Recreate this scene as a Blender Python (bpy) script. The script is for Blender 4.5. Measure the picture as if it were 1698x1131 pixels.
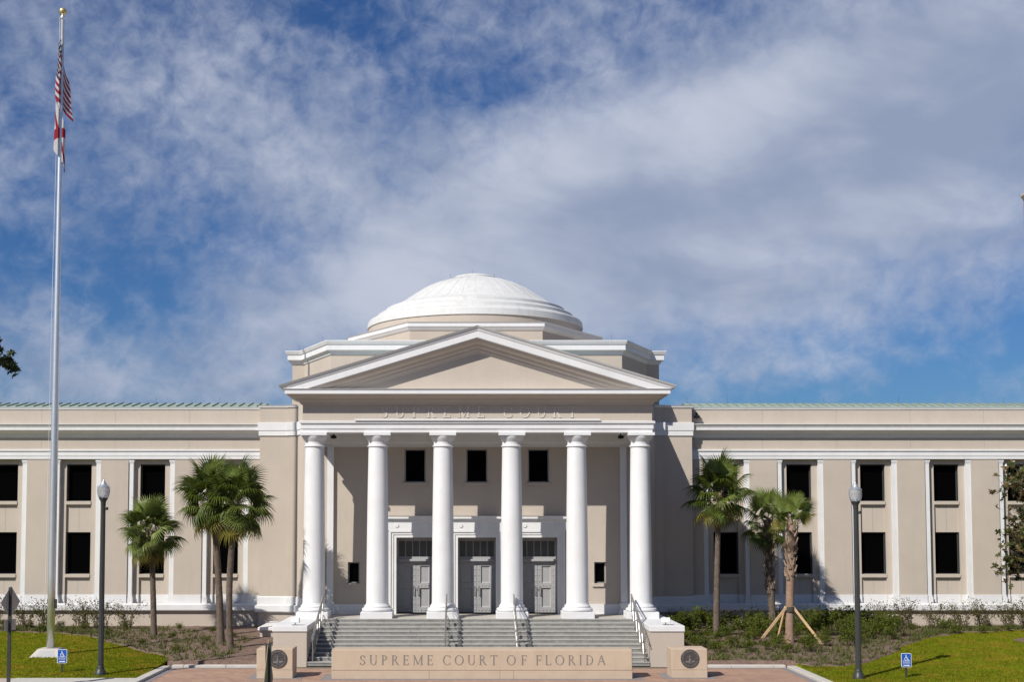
import bpy, math, random
from math import sin, cos, tan, atan, atan2, pi, sqrt, radians as R
from mathutils import Vector, Matrix
random.seed(7)
for o in list(bpy.data.objects): bpy.data.objects.remove(o)
S = bpy.context.scene
C = S.collection

# ------------------------------------------------------------------ camera
FPX, PITCH, HOR, VPX = 2150.0, R(3.51), 870.0, 770.0
CX, CY, CZ = -0.512, -51.2, 5.08
PPY = HOR - FPX*tan(PITCH)
cam = bpy.data.cameras.new('camera'); co = bpy.data.objects.new('camera', cam); C.objects.link(co)
co.location = (CX, CY, CZ); co.rotation_euler = (pi/2+PITCH, 0, 0)
cam.sensor_width = 36; cam.lens = FPX/1698*36
cam.shift_x = (849-VPX)/1698; cam.shift_y = (PPY-565.5)/1698
cam.clip_end = 6000; cam.clip_start = .1
S.camera = co

# ------------------------------------------------------------------ sun, sky, exposure
AZ, EL = R(42), R(40)
sd = bpy.data.lights.new('sun', 'SUN'); so = bpy.data.objects.new('sun', sd); C.objects.link(so)
sd.energy = 4.9; sd.angle = R(.53); sd.color = (1, .95, .875)
so.rotation_euler = Vector((sin(AZ)*cos(EL), cos(AZ)*cos(EL), -sin(EL))).to_track_quat('-Z', 'Y').to_euler()
so.location = (-40, -40, 60)
S.view_settings.view_transform = 'Standard'; S.view_settings.look = 'None'
S.view_settings.exposure = 0.1; S.view_settings.gamma = 1

W = bpy.data.worlds.new('World'); S.world = W; W.use_nodes = True
nt = W.node_tree; nt.nodes.clear()
def N(tree, t, **kw):
    n = tree.nodes.new(t)
    for k, v in kw.items(): setattr(n, k, v)
    return n
def wmath(op, a, b=None, c=None, tree=None):
    tree = tree or nt
    n = N(tree, 'ShaderNodeMath', operation=op)
    for i, v in enumerate((a, b, c)):
        if v is None: continue
        if isinstance(v, (int, float)): n.inputs[i].default_value = v
        else: tree.links.new(v, n.inputs[i])
    return n.outputs[0]
L = nt.links.new
sky = N(nt, 'ShaderNodeTexSky', sky_type='NISHITA', sun_disc=False)
sky.sun_elevation = EL; sky.sun_rotation = pi+AZ; sky.altitude = 60; sky.air_density = 1.15; sky.dust_density = .35; sky.ozone_density = 2.2
tc = N(nt, 'ShaderNodeTexCoord')
sep = N(nt, 'ShaderNodeSeparateXYZ'); L(tc.outputs['Generated'], sep.inputs[0])
dx, dy, dz = sep.outputs
az = wmath('MULTIPLY', wmath('ARCTAN2', dx, dy), 57.2958)          # degrees right of the building's axis
el = wmath('MULTIPLY', wmath('ARCSINE', dz), 57.2958)
def wnoise(sx, sz, rot, scale, detail, rough, dist, off=(0, 0, 0)):
    # cloud noise on the sky dome, stretched and rotated
    mp = N(nt, 'ShaderNodeCombineXYZ')
    a = wmath('ADD', wmath('MULTIPLY', az, cos(rot)*sx), wmath('MULTIPLY', el, -sin(rot)*sx))
    b = wmath('ADD', wmath('MULTIPLY', az, sin(rot)*sz), wmath('MULTIPLY', el, cos(rot)*sz))
    L(wmath('ADD', a, off[0]), mp.inputs[0]); L(wmath('ADD', b, off[1]), mp.inputs[1]); mp.inputs[2].default_value = off[2]
    n = N(nt, 'ShaderNodeTexNoise'); n.inputs['Scale'].default_value = scale; n.inputs['Detail'].default_value = detail
    n.inputs['Roughness'].default_value = rough; n.inputs['Distortion'].default_value = dist
    L(mp.outputs[0], n.inputs['Vector']); return n.outputs[0]
def gauss(a0, e0, sa, se, amp, rot=0):
    u = wmath('SUBTRACT', az, a0); v = wmath('SUBTRACT', el, e0)
    uu = wmath('DIVIDE', wmath('ADD', wmath('MULTIPLY', u, cos(rot)), wmath('MULTIPLY', v, sin(rot))), sa)
    vv = wmath('DIVIDE', wmath('SUBTRACT', wmath('MULTIPLY', v, cos(rot)), wmath('MULTIPLY', u, sin(rot))), se)
    q = wmath('ADD', wmath('MULTIPLY', uu, uu), wmath('MULTIPLY', vv, vv))
    return wmath('MULTIPLY', wmath('EXPONENT', wmath('MULTIPLY', q, -1)), amp)
big = wnoise(1, 1.6, R(16), .10, 2, .5, .2, (3.1, 1.7, .3))
mid = wnoise(1, 1.25, R(22), .34, 7, .55, .25, (8.2, 4.4, 1.3))
fine = wnoise(1, 1.15, R(-20), .95, 6, .60, .35, (2.2, 9.4, 4.1))
def total(gs, start=None):
    for g in gs:
        q = gauss(*g); start = q if start is None else wmath('ADD', start, q)
    return start
# banks of cloud and gaps between them: azimuth, elevation, sizes (degrees), amount, tilt
thick = total([(14, 16.8, 17, 5.0, .42, R(13)), (2, 11.6, 12, 3.2, .36, R(14)), (9, 9.0, 9, 2.2, .20, R(4)), (22, 14, 9, 5, .2, 0)])
smooth_ = wmath('SUBTRACT', 1.0, wmath('MULTIPLY', wmath('MINIMUM', wmath('MULTIPLY', thick, 2.2), 1.0), .62))
tex = wmath('ADD', wmath('MULTIPLY', wmath('SUBTRACT', mid, .5), .64), wmath('MULTIPLY', wmath('SUBTRACT', fine, .5), .54))
cov = wmath('ADD', wmath('ADD', .665, wmath('MULTIPLY', wmath('SUBTRACT', big, .5), .35)), wmath('MULTIPLY', tex, smooth_))
cov = wmath('ADD', cov, thick)
cov = total([(-15, 19.5, 7, 4, .12, 0), (-6, 16.0, 7, 3.0, .12, 0), (-17.5, 6.6, 4, 1.5, .10, 0), (-9, 9.0, 5, 2.2, .12, R(20)),
    (-19, 11.6, 6, 2.2, -.13, R(-18)), (-13.8, 9.4, 3.6, 2.0, -.17, R(-18)), (-5, 21.9, 3.6, 1.0, -.15, R(-6)), (1.2, 18.9, 3.8, 1.2, -.13, R(10)), (-15, 22.5, 4, 1.2, -.10, 0),
    (-9.5, 12.6, 4, 1.0, -.08, R(-18)), (24, 7.0, 7, 2.2, -.20, R(9)), (12, 8.3, 4, .8, -.09, 0), (15, 5.6, 9, 1.3, -.06, 0), (14, 6.6, 6, .7, .10, R(4)), (-12, 5.6, 8, 1.0, .10, R(3))], cov)
ramp = N(nt, 'ShaderNodeMapRange', interpolation_type='SMOOTHSTEP')
L(cov, ramp.inputs[0]); ramp.inputs[1].default_value = .46; ramp.inputs[2].default_value = 1.10
dens = wmath('MULTIPLY', ramp.outputs[0], .93)
shade = wnoise(1, 1.9, R(10), .17, 4, .5, .3, (5.5, 2.2, 7.7))      # thin bright edges, greyer thick bellies
shade = total([(9.5, 17.4, 7, 1.8, .16, R(14)), (1, 14.8, 5, 1.4, .08, R(10)), (-2, 10.6, 5, 1.6, .09, R(12)), (20, 12.8, 5, 1.6, .07, R(8)), (14, 14.8, 7, 1.5, -.16, R(10)), (8, 11.2, 5, 1.3, -.09, R(6)), (22, 17, 5, 2, -.06, 0)], wmath('ADD', wmath('MULTIPLY', wmath('SUBTRACT', shade, .5), .7), .5))
rs = N(nt, 'ShaderNodeMapRange', interpolation_type='SMOOTHSTEP'); L(shade, rs.inputs[0])
rs.inputs[1].default_value = .32; rs.inputs[2].default_value = .74
ccol = N(nt, 'ShaderNodeMix', data_type='RGBA'); L(rs.outputs[0], ccol.inputs[0])
ccol.inputs[6].default_value = (.30, .36, .50, 1); ccol.inputs[7].default_value = (.57, .61, .72, 1)
blue = N(nt, 'ShaderNodeMix', data_type='RGBA', blend_type='MULTIPLY'); blue.inputs[0].default_value = 1
L(sky.outputs[0], blue.inputs[6]); blue.inputs[7].default_value = (.0225, .040, .069, 1)
mixc = N(nt, 'ShaderNodeMix', data_type='RGBA'); L(dens, mixc.inputs[0]); L(blue.outputs[2], mixc.inputs[6]); L(ccol.outputs[2], mixc.inputs[7])
scl = N(nt, 'ShaderNodeMix', data_type='RGBA', blend_type='MULTIPLY'); scl.inputs[0].default_value = 1
L(mixc.outputs[2], scl.inputs[6]); scl.inputs[7].default_value = (8, 8, 8, 1)
bg = N(nt, 'ShaderNodeBackground'); bg.inputs['Strength'].default_value = .115
L(scl.outputs[2], bg.inputs['Color'])
wo = N(nt, 'ShaderNodeOutputWorld'); L(bg.outputs[0], wo.inputs[0])

# ------------------------------------------------------------------ helpers
def P(px, py, Y):
    "world X and Z of the photograph's point (px, py) on the vertical plane at depth Y"
    D = Y-CY; t = (PPY-py)/FPX
    z = D*tan(PITCH+atan(t)); zc = D*cos(PITCH)+z*sin(PITCH)
    return CX+(px-VPX)*zc/FPX, z+CZ
def PX(px, py, Y): return P(px, py, Y)[0]
def PZ(py, Y): return P(VPX, py, Y)[1]
def half(xl, xr, py, Y): return (PX(xr, py, Y)-PX(xl, py, Y))/2
def groundz(X, Y):
    if abs(X) < 7.0: return 0.0
    return min(.53, max(0.0, .0375*(Y+8.6)))
def G(px, py):
    z = 0.1; k = tan(PITCH+atan((PPY-py)/FPX))
    for i in range(14):
        Y = (z-CZ)/k+CY; X = P(px, py, Y)[0]; z = groundz(X, Y)
    return X, Y, z

class MB:
    def __init__(s): s.v = []; s.f = []; s.uv = None
    def add(s, vs, fs):
        n = len(s.v); s.v += [tuple(q) for q in vs]; s.f += [tuple(i+n for i in f) for f in fs]; return s
    def box(s, x0, x1, y0, y1, z0, z1):
        return s.add([(x0,y0,z0),(x1,y0,z0),(x1,y1,z0),(x0,y1,z0),(x0,y0,z1),(x1,y0,z1),(x1,y1,z1),(x0,y1,z1)],
                     [(0,3,2,1),(4,5,6,7),(0,1,5,4),(1,2,6,5),(2,3,7,6),(3,0,4,7)])
    def obox(s, M, x0, x1, y0, y1, z0, z1):
        n = len(s.v); s.box(x0, x1, y0, y1, z0, z1)
        for i in range(n, len(s.v)): s.v[i] = tuple(M @ Vector(s.v[i]))
        return s
    def cbox(s, x0, x1, y0, y1, z0, z1, b=.02):
        "box with chamfered vertical and top edges"
        def ring(i, z): return [(x0+i+b,y0+i,z),(x1-i-b,y0+i,z),(x1-i,y0+i+b,z),(x1-i,y1-i-b,z),(x1-i-b,y1-i,z),(x0+i+b,y1-i,z),(x0+i,y1-i-b,z),(x0+i,y0+i+b,z)]
        vs = ring(0, z0)+ring(0, z1-b)+ring(b, z1)
        fs = [tuple(range(7,-1,-1)), tuple(range(16,24))]
        for r in (0, 8): fs += [(r+i, r+(i+1)%8, r+8+(i+1)%8, r+8+i) for i in range(8)]
        return s.add(vs, fs)
    def prism(s, poly, z0, z1):
        n = len(poly)
        return s.add([(x,y,z0) for x,y in poly]+[(x,y,z1) for x,y in poly],
                     [tuple(range(n-1,-1,-1)), tuple(range(n,2*n))]+[(i,(i+1)%n,n+(i+1)%n,n+i) for i in range(n)])
    def xz(s, poly, y0, y1):
        "polygon in the facade plane (x, z), front at y0, back at y1"
        n = len(poly)
        return s.add([(x,y0,z) for x,z in poly]+[(x,y1,z) for x,z in poly],
                     [tuple(range(n)), tuple(range(2*n-1,n-1,-1))]+[(i,n+i,n+(i+1)%n,(i+1)%n) for i in range(n)])
    def lathe(s, prof, n=24, c=(0,0,0), cap=True, bend=None):
        vs = []; m = len(prof)
        for r, z in prof:
            bx, by = bend(z) if bend else (0, 0)
            for k in range(n):
                a = 2*pi*k/n; vs.append((c[0]+bx+r*cos(a), c[1]+by+r*sin(a), c[2]+z))
        fs = [(j*n+k, j*n+(k+1)%n, (j+1)*n+(k+1)%n, (j+1)*n+k) for j in range(m-1) for k in range(n)]
        if cap: fs += [tuple(range(n-1,-1,-1)), tuple((m-1)*n+k for k in range(n))]
        return s.add(vs, fs)
    def tube(s, pts, r, n=6, cap=True):
        vs = []; pts = [Vector(p) for p in pts]
        for i, p in enumerate(pts):
            d = (pts[min(i+1,len(pts)-1)]-pts[max(i-1,0)]).normalized()
            u = d.cross(Vector((0,0,1)) if abs(d.z) < .9 else Vector((0,1,0))).normalized(); w = u.cross(d)
            rr = r[i] if isinstance(r, (list, tuple)) else r
            for k in range(n): vs.append(tuple(p+(u*cos(2*pi*k/n)+w*sin(2*pi*k/n))*rr))
        fs = [(j*n+k, j*n+(k+1)%n, (j+1)*n+(k+1)%n, (j+1)*n+k) for j in range(len(pts)-1) for k in range(n)]
        if cap: fs += [tuple(range(n-1,-1,-1)), tuple((len(pts)-1)*n+k for k in range(n))]
        return s.add(vs, fs)
    def mould(s, path, prof, cap=True):
        "sweep a moulding profile (outward offset, z) along a plan path; outward is to the right of travel"
        m = len(prof); vs = []
        for i, (x, y) in enumerate(path):
            ds = []
            if i > 0: ds.append(Vector((x-path[i-1][0], y-path[i-1][1])).normalized())
            if i < len(path)-1: ds.append(Vector((path[i+1][0]-x, path[i+1][1]-y)).normalized())
            ns = [Vector((d.y, -d.x)) for d in ds]
            if len(ns) == 1: nn = ns[0]
            else:
                nn = (ns[0]+ns[1]).normalized(); nn = nn/max(.3, nn.dot(ns[0]))
            for o, z in prof: vs.append((x+nn.x*o, y+nn.y*o, z))
        fs = [(j*m+k, (j+1)*m+k, (j+1)*m+(k+1)%m, j*m+(k+1)%m) for j in range(len(path)-1) for k in range(m)]
        if cap: fs += [tuple(range(m)), tuple((len(path)-1)*m+k for k in range(m-1,-1,-1))]
        return s.add(vs, fs)
    def sheet(s, x0, x1, z0, z1, holes, y0, y1, back=None):
        "upright wall face at y0 with rectangular openings whose reveals run back to y1"
        xs = sorted({x0, x1}|{v for h in holes for v in h[:2]}); zs = sorted({z0, z1}|{v for h in holes for v in h[2:]})
        xs = [v for v in xs if x0-1e-6 <= v <= x1+1e-6]; zs = [v for v in zs if z0-1e-6 <= v <= z1+1e-6]
        def solid(i, j):
            if not (0 <= i < len(xs)-1 and 0 <= j < len(zs)-1): return None
            cx, cz = (xs[i]+xs[i+1])/2, (zs[j]+zs[j+1])/2
            return not any(h[0] < cx < h[1] and h[2] < cz < h[3] for h in holes)
        for i in range(len(xs)-1):
            for j in range(len(zs)-1):
                if not solid(i, j): continue
                a, b, c, d = xs[i], xs[i+1], zs[j], zs[j+1]
                s.add([(a,y0,c),(b,y0,c),(b,y0,d),(a,y0,d)], [(0,1,2,3)])
                for (di, dj, e0, e1) in ((-1,0,(a,c),(a,d)),(1,0,(b,d),(b,c)),(0,-1,(b,c),(a,c)),(0,1,(a,d),(b,d))):
                    if solid(i+di, j+dj) is not True:
                        s.add([(e0[0],y0,e0[1]),(e1[0],y0,e1[1]),(e1[0],y1,e1[1]),(e0[0],y1,e0[1])], [(0,1,2,3)])
        return s
    def mesh(s, name, mat=None, smooth=None):
        me = bpy.data.meshes.new(name); me.from_pydata(s.v, [], s.f); me.validate(); me.update()
        if mat: me.materials.append(mat)
        if smooth is not None:
            if smooth is True: me.polygons.foreach_set('use_smooth', [True]*len(me.polygons))
            else:
                me.polygons.foreach_set('use_smooth', [True]*len(me.polygons)); me.set_sharp_from_angle(angle=R(smooth))
        return me
    def build(s, name, mat, parent=None, smooth=None):
        return link(name, s.mesh(name, mat, smooth), parent)
def link(name, data, parent=None, M=None):
    o = bpy.data.objects.new(name, data); C.objects.link(o)
    if parent: o.parent = parent
    if M is not None: o.matrix_local = M
    return o
def empty(name, loc=(0,0,0), rz=0):
    o = bpy.data.objects.new(name, None); o.location = loc; o.rotation_euler = (0,0,rz); o.empty_display_size = .2; C.objects.link(o); return o
def tag(o, label=None, cat=None, group=None, kind=None):
    if label: o['label'] = label
    if cat: o['category'] = cat
    if group: o['group'] = group
    if kind: o['kind'] = kind
    return o
def box(name, mat, parent, *a): return MB().box(*a).build(name, mat, parent)

# ------------------------------------------------------------------ materials
def mat(name, base, rough=.8, var=.06, scale=1.5, bump=.0, bscale=40, metal=0, spec=.3, second=None, s2=6, amt=.5, streak=0, transl=0, obj=True):
    """plain procedural material: base colour, mottled by noise, optional second colour patches, streaks of grime and fine relief"""
    m = bpy.data.materials.new(name); m.use_nodes = True; t = m.node_tree; b = t.nodes['Principled BSDF']
    b.inputs['Roughness'].default_value = rough; b.inputs['Metallic'].default_value = metal; b.inputs['Specular IOR Level'].default_value = spec
    g = N(t, 'ShaderNodeNewGeometry')
    vec = g.outputs['Position']
    n = N(t, 'ShaderNodeTexNoise'); n.inputs['Scale'].default_value = scale; n.inputs['Detail'].default_value = 7; n.inputs['Roughness'].default_value = .62
    t.links.new(vec, n.inputs['Vector'])
    cr = N(t, 'ShaderNodeValToRGB')
    cr.color_ramp.elements[0].position = .3; cr.color_ramp.elements[1].position = .7
    cr.color_ramp.elements[0].color = (*[c*(1-var) for c in base], 1); cr.color_ramp.elements[1].color = (*[min(1, c*(1+var)) for c in base], 1)
    t.links.new(n.outputs[0], cr.inputs[0]); col = cr.outputs[0]
    if second:
        n2 = N(t, 'ShaderNodeTexNoise'); n2.inputs['Scale'].default_value = s2; n2.inputs['Detail'].default_value = 6; n2.inputs['Roughness'].default_value = .65
        t.links.new(vec, n2.inputs['Vector'])
        mr = N(t, 'ShaderNodeMapRange'); mr.inputs[1].default_value = .47; mr.inputs[2].default_value = .66; mr.inputs[4].default_value = amt
        t.links.new(n2.outputs[0], mr.inputs[0])
        mx = N(t, 'ShaderNodeMix', data_type='RGBA'); t.links.new(mr.outputs[0], mx.inputs[0]); t.links.new(col, mx.inputs[6]); mx.inputs[7].default_value = (*second, 1); col = mx.outputs[2]
    if streak:
        mp = N(t, 'ShaderNodeMapping'); mp.inputs['Scale'].default_value = (3.2, 3.2, .28); t.links.new(vec, mp.inputs[0])
        n3 = N(t, 'ShaderNodeTexNoise'); n3.inputs['Scale'].default_value = 1.6; n3.inputs['Detail'].default_value = 6; n3.inputs['Roughness'].default_value = .65
        t.links.new(mp.outputs[0], n3.inputs['Vector'])
        mr = N(t, 'ShaderNodeMapRange'); mr.inputs[1].default_value = .5; mr.inputs[2].default_value = .78; mr.inputs[3].default_value = 0; mr.inputs[4].default_value = streak
        t.links.new(n3.outputs[0], mr.inputs[0])
        mx = N(t, 'ShaderNodeMix', data_type='RGBA'); t.links.new(mr.outputs[0], mx.inputs[0]); t.links.new(col, mx.inputs[6]); mx.inputs[7].default_value = (*[c*.55 for c in base], 1); col = mx.outputs[2]
    t.links.new(col, b.inputs['Base Color'])
    if bump:
        nb = N(t, 'ShaderNodeTexNoise'); nb.inputs['Scale'].default_value = bscale; nb.inputs['Detail'].default_value = 4; t.links.new(vec, nb.inputs['Vector'])
        bp = N(t, 'ShaderNodeBump'); bp.inputs['Strength'].default_value = bump; bp.inputs['Distance'].default_value = .02
        t.links.new(nb.outputs[0], bp.inputs['Height']); t.links.new(bp.outputs[0], b.inputs['Normal'])
    if transl:
        tr = N(t, 'ShaderNodeBsdfTranslucent'); t.links.new(col, tr.inputs[0])
        ms = N(t, 'ShaderNodeMixShader'); ms.inputs[0].default_value = transl
        t.links.new(b.outputs[0], ms.inputs[1]); t.links.new(tr.outputs[0], ms.inputs[2]); t.links.new(ms.outputs[0], t.nodes['Material Output'].inputs[0])
    return m
M = {}
M['stucco'] = mat('stucco', (.485, .425, .36), .92, .05, .55, .3, 55, second=(.445, .385, .325), s2=.45, amt=.5, streak=.10)
M['white'] = mat('white_paint', (.70, .70, .70), .65, .035, .9, .1, 45, second=(.63, .625, .61), s2=1.3, amt=.5, streak=.14)
M['dome'] = mat('dome_white', (.62, .62, .605), .65, .03, 1.1, .05, 30, second=(.52, .52, .49), s2=2.2, amt=.5, streak=.4)
M['cornice_grey'] = mat('cornice_pale_grey', (.60, .595, .575), .75, .06, 1.6, streak=.3)  # slightly greyer than the white paint, with random vertical streaks
M['granite'] = mat('granite_steps', (.21, .212, .20), .7, .16, 5, .08, 80, second=(.30, .295, .28), s2=3.2, amt=.7)
M['taupe'] = mat('soffit_taupe', (.50, .445, .39), .9, .04, 1.2)  # even taupe on the undersides of the portico cornices
M['porch'] = mat('porch_paving', (.44, .415, .37), .8, .08, 3)
M['sand'] = mat('sandstone', (.495, .392, .292), .85, .06, 2.6, .15, 70, second=(.45, .35, .265), s2=1.4, amt=.6, streak=.12)
M['cut_shade'] = mat('carved_letter_shade', (.20, .18, .165), .8, .08, 9)  # grey paints the shade inside carved letters; the strokes stand proud
M['metal_letter'] = mat('painted_letter', (.58, .54, .49), .8, .03, 4)
M['tread'] = mat('granite_tread_sunlit', (.335, .325, .30), .75, .1, 5, second=(.40, .385, .35), s2=2.5, amt=.6)  # same granite as the steps, lightened to paint in sun on the treads
M['glass'] = mat('dark_window_glass', (.0015, .0015, .0018), .2, .0, 1, spec=.02)
M['frame'] = mat('window_frame_bronze', (.30, .295, .28), .5, .03, 3, metal=.2)
M['frame_dark'] = mat('window_frame_dark', (.055, .06, .06), .5, .03, 3)
M['door'] = mat('door_grey_paint', (.345, .345, .35), .45, .04, 3, .03, 60)
M['steel'] = mat('brushed_steel', (.38, .375, .365), .38, .05, 6, metal=.75, spec=.5)
M['alu_pole'] = mat('aluminium_pole', (.74, .75, .75), .36, .05, 3, metal=.8, spec=.5)
M['gold'] = mat('gold_ball', (.70, .55, .25), .35, .05, 3, metal=.8)
M['roofgreen'] = mat('copper_green_roof', (.27, .34, .29), .6, .09, 1.2, second=(.34, .42, .36), s2=1.0, amt=.6)
M['seam'] = mat('roof_seam', (.22, .275, .24), .6, .08, 2)
M['lamp'] = mat('lamp_post_dark', (.055, .058, .056), .45, .1, 4, metal=.3)
M['black'] = mat('black_plastic', (.012, .012, .013), .5, .05, 5)
M['concrete'] = mat('concrete', (.50, .47, .425), .9, .08, 3, .1, 60)
M['concrete_pink'] = mat('sidewalk_pinkish', (.47, .39, .33), .9, .07, 2)
M['asphalt'] = mat('asphalt', (.05, .05, .052), .9, .12, 6, .2, 60)
M['mulch'] = mat('mulch', (.155, .10, .078), .95, .35, 9, .7, 26, second=(.22, .165, .135), s2=4, amt=.7)
M['lawn'] = mat('lawn_turf', (.152, .170, .011), .95, .28, 3.0, .6, 45, spec=0, second=(.255, .185, .02), s2=.9, amt=.75)
M['blade'] = mat('grass_blade', (.160, .188, .012), .9, .32, 2.2, spec=0, second=(.28, .205, .03), s2=.9, amt=.75, transl=.25)
M['earth'] = mat('ground_soil', (.17, .14, .10), .95, .2, .6)
M['bark_palm'] = mat('palm_trunk', (.115, .088, .068), .95, .35, 9, .7, 26, second=(.175, .14, .11), s2=5, amt=.6)
M['bark_red'] = mat('palm_trunk_reddish', (.27, .18, .13), .95, .22, 9, .5, 30)
M['boot'] = mat('palm_leaf_base', (.27, .20, .145), .9, .25, 8)
M['leaf1'] = mat('palm_leaf_green', (.070, .100, .012), .5, .35, 5, spec=.35, second=(.165, .185, .025), s2=2.5, amt=.7, transl=.22)
M['leaf2'] = mat('palm_leaf_light', (.17, .22, .045), .5, .2, 5, spec=.4, second=(.21, .26, .075), s2=3, amt=.6, transl=.25)
M['leaf3'] = mat('palm_leaf_yellowing', (.20, .17, .03), .6, .2, 5, second=(.11, .12, .022), s2=3, amt=.7, transl=.22)
M['deadleaf'] = mat('palm_leaf_dead', (.115, .08, .055), .85, .25, 6, transl=.15)
M['deadtan'] = mat('palm_leaf_dead_tan', (.30, .20, .125), .85, .2, 6, transl=.15)
M['shrub'] = mat('shrub_leaf', (.070, .095, .008), .55, .4, 4, spec=.25, second=(.15, .16, .015), s2=2.2, amt=.8, transl=.22)
M['shrub_dry'] = mat('shrub_leaf_thin', (.085, .085, .018), .7, .35, 4, spec=.1, second=(.12, .085, .035), s2=2, amt=.7, transl=.2)
M['twig'] = mat('twig', (.10, .075, .05), .9, .2, 9)
M['groundcover'] = mat('groundcover_leaf', (.085, .105, .022), .7, .3, 2.5, second=(.17, .15, .05), s2=1.6, amt=.8, transl=.2)
M['magnolia'] = mat('magnolia_leaf', (.045, .065, .012), .35, .3, 4, spec=.5, second=(.10, .075, .02), s2=6, amt=.8, transl=.12)
M['magnolia_brown'] = mat('magnolia_leaf_underside', (.15, .08, .035), .7, .25, 4, transl=.12)
M['oakleaf'] = mat('street_tree_leaf', (.03, .045, .014), .5, .3, 5, transl=.1)
M['bark'] = mat('tree_bark', (.11, .09, .075), .95, .25, 8, .4, 20)
M['timber'] = mat('pine_brace', (.56, .38, .21), .8, .12, 6)
M['strap'] = mat('strap', (.06, .055, .05), .9, .1, 6)
M['signback'] = mat('sign_back_aluminium', (.42, .385, .33), .6, .06, 5, metal=.2)
M['signback_olive'] = mat('sign_back_olive', (.30, .25, .14), .7, .08, 6)
M['signblue'] = mat('sign_blue', (.012, .09, .40), .5, .03, 5)
M['signwhite'] = mat('sign_white', (.80, .82, .84), .5, .02, 5)
M['bronze'] = mat('seal_bronze', (.105, .098, .095), .5, .15, 14, metal=.5, spec=.5)
M['bronze_light'] = mat('seal_bronze_relief', (.22, .205, .20), .45, .12, 14, metal=.5, spec=.5)
M['brickwall'] = mat('red_brick_wall', (.34, .115, .06), .9, .12, 1.2)
M['clear'] = None

def brick_mat():
    m = bpy.data.materials.new('brick_paving'); m.use_nodes = True; t = m.node_tree; b = t.nodes['Principled BSDF']; b.inputs['Roughness'].default_value = .9
    g = N(t, 'ShaderNodeNewGeometry')
    mp = N(t, 'ShaderNodeMapping'); mp.inputs['Rotation'].default_value = (0, 0, R(45)); t.links.new(g.outputs['Position'], mp.inputs[0])
    br = N(t, 'ShaderNodeTexBrick'); br.inputs['Scale'].default_value = 1; br.inputs['Brick Width'].default_value = .30; br.inputs['Row Height'].default_value = .15
    br.inputs['Mortar Size'].default_value = .012; br.inputs['Mortar Smooth'].default_value = .4; br.inputs['Bias'].default_value = 0
    br.inputs['Color1'].default_value = (.47, .285, .19, 1); br.inputs['Color2'].default_value = (.36, .215, .15, 1); br.inputs['Mortar'].default_value = (.27, .20, .16, 1)
    t.links.new(mp.outputs[0], br.inputs['Vector'])
    n = N(t, 'ShaderNodeTexNoise'); n.inputs['Scale'].default_value = 1.3; n.inputs['Detail'].default_value = 6; t.links.new(g.outputs['Position'], n.inputs['Vector'])
    mx = N(t, 'ShaderNodeMix', data_type='RGBA', blend_type='MULTIPLY'); mx.inputs[0].default_value = .5
    cr = N(t, 'ShaderNodeValToRGB'); cr.color_ramp.elements[0].position = .3; cr.color_ramp.elements[0].color = (.6,.6,.6,1); cr.color_ramp.elements[1].position = .7
    t.links.new(n.outputs[0], cr.inputs[0]); t.links.new(br.outputs[0], mx.inputs[6]); t.links.new(cr.outputs[0], mx.inputs[7]); t.links.new(mx.outputs[2], b.inputs['Base Color'])
    bp = N(t, 'ShaderNodeBump'); bp.inputs['Strength'].default_value = .5; bp.inputs['Distance'].default_value = .01; bp.invert = True
    t.links.new(br.outputs['Fac'], bp.inputs['Height']); t.links.new(bp.outputs[0], b.inputs['Normal']); return m
M['brick'] = brick_mat()
M['paver'] = mat('grey_paver', (.225, .205, .205), .9, .14, 5, .1, 50)
def mesh_mat():
    "dark transom glass behind a diamond metal mesh is built; this is the far dark only"
    return mat('transom_dark', (.012, .012, .012), .3, .0, 1, spec=.1)
M['transom'] = mesh_mat()
def globe_mat():
    m = bpy.data.materials.new('acorn_globe'); m.use_nodes = True; t = m.node_tree; b = t.nodes['Principled BSDF']
    b.inputs['Base Color'].default_value = (.80, .82, .84, 1); b.inputs['Roughness'].default_value = .12
    b.inputs['Transmission Weight'].default_value = .7; b.inputs['IOR'].default_value = 1.25
    w = N(t, 'ShaderNodeTexWave'); w.inputs['Scale'].default_value = 14; w.bands_direction = 'X'
    g = N(t, 'ShaderNodeNewGeometry'); t.links.new(g.outputs['Position'], w.inputs['Vector'])
    bp = N(t, 'ShaderNodeBump'); bp.inputs['Strength'].default_value = .5; bp.inputs['Distance'].default_value = .02
    t.links.new(w.outputs[1], bp.inputs['Height']); t.links.new(bp.outputs[0], b.inputs['Normal']); return m
M['globe'] = globe_mat()

# ================================================================== SETTING
big = 3000
gq = MB(); gq.add([(-big,-big,-.06),(big,-big,-.06),(big,big,-.06),(-big,big,-.06)], [(0,1,2,3)])
tag(gq.build('ground', M['earth']), 'bare soil ground reaching to the horizon', 'ground', kind='structure')
KX = 10.95; KY = G(370, 1101.5)[1]
YST = -4.15           # foot of the steps
tag(MB().box(-KX+.30, KX-.30, -15.5, KY-.26, -.05, 0).build('plaza', M['brick']), 'herringbone brick plaza before the steps', 'plaza', kind='structure')
bd = tag(MB().box(-KX+.06, -KX+.298, -15.5, KY-.02, -.05, .004).build('paver_border', M['paver']), 'grey paver border around the brick plaza', 'paving', kind='structure')
for a in ((KX-.298, KX-.06, -15.5, KY-.02), (-KX+.30, -7.5, KY-.258, KY-.02), (7.5, KX-.30, KY-.258, KY-.02)):
    box('paver_border', M['paver'], bd, a[0], a[1], a[2], a[3], -.05, .004)
kerb = tag(empty('kerb'), 'pale concrete kerb edging the plaza and beds', 'kerb', kind='structure')
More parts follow.
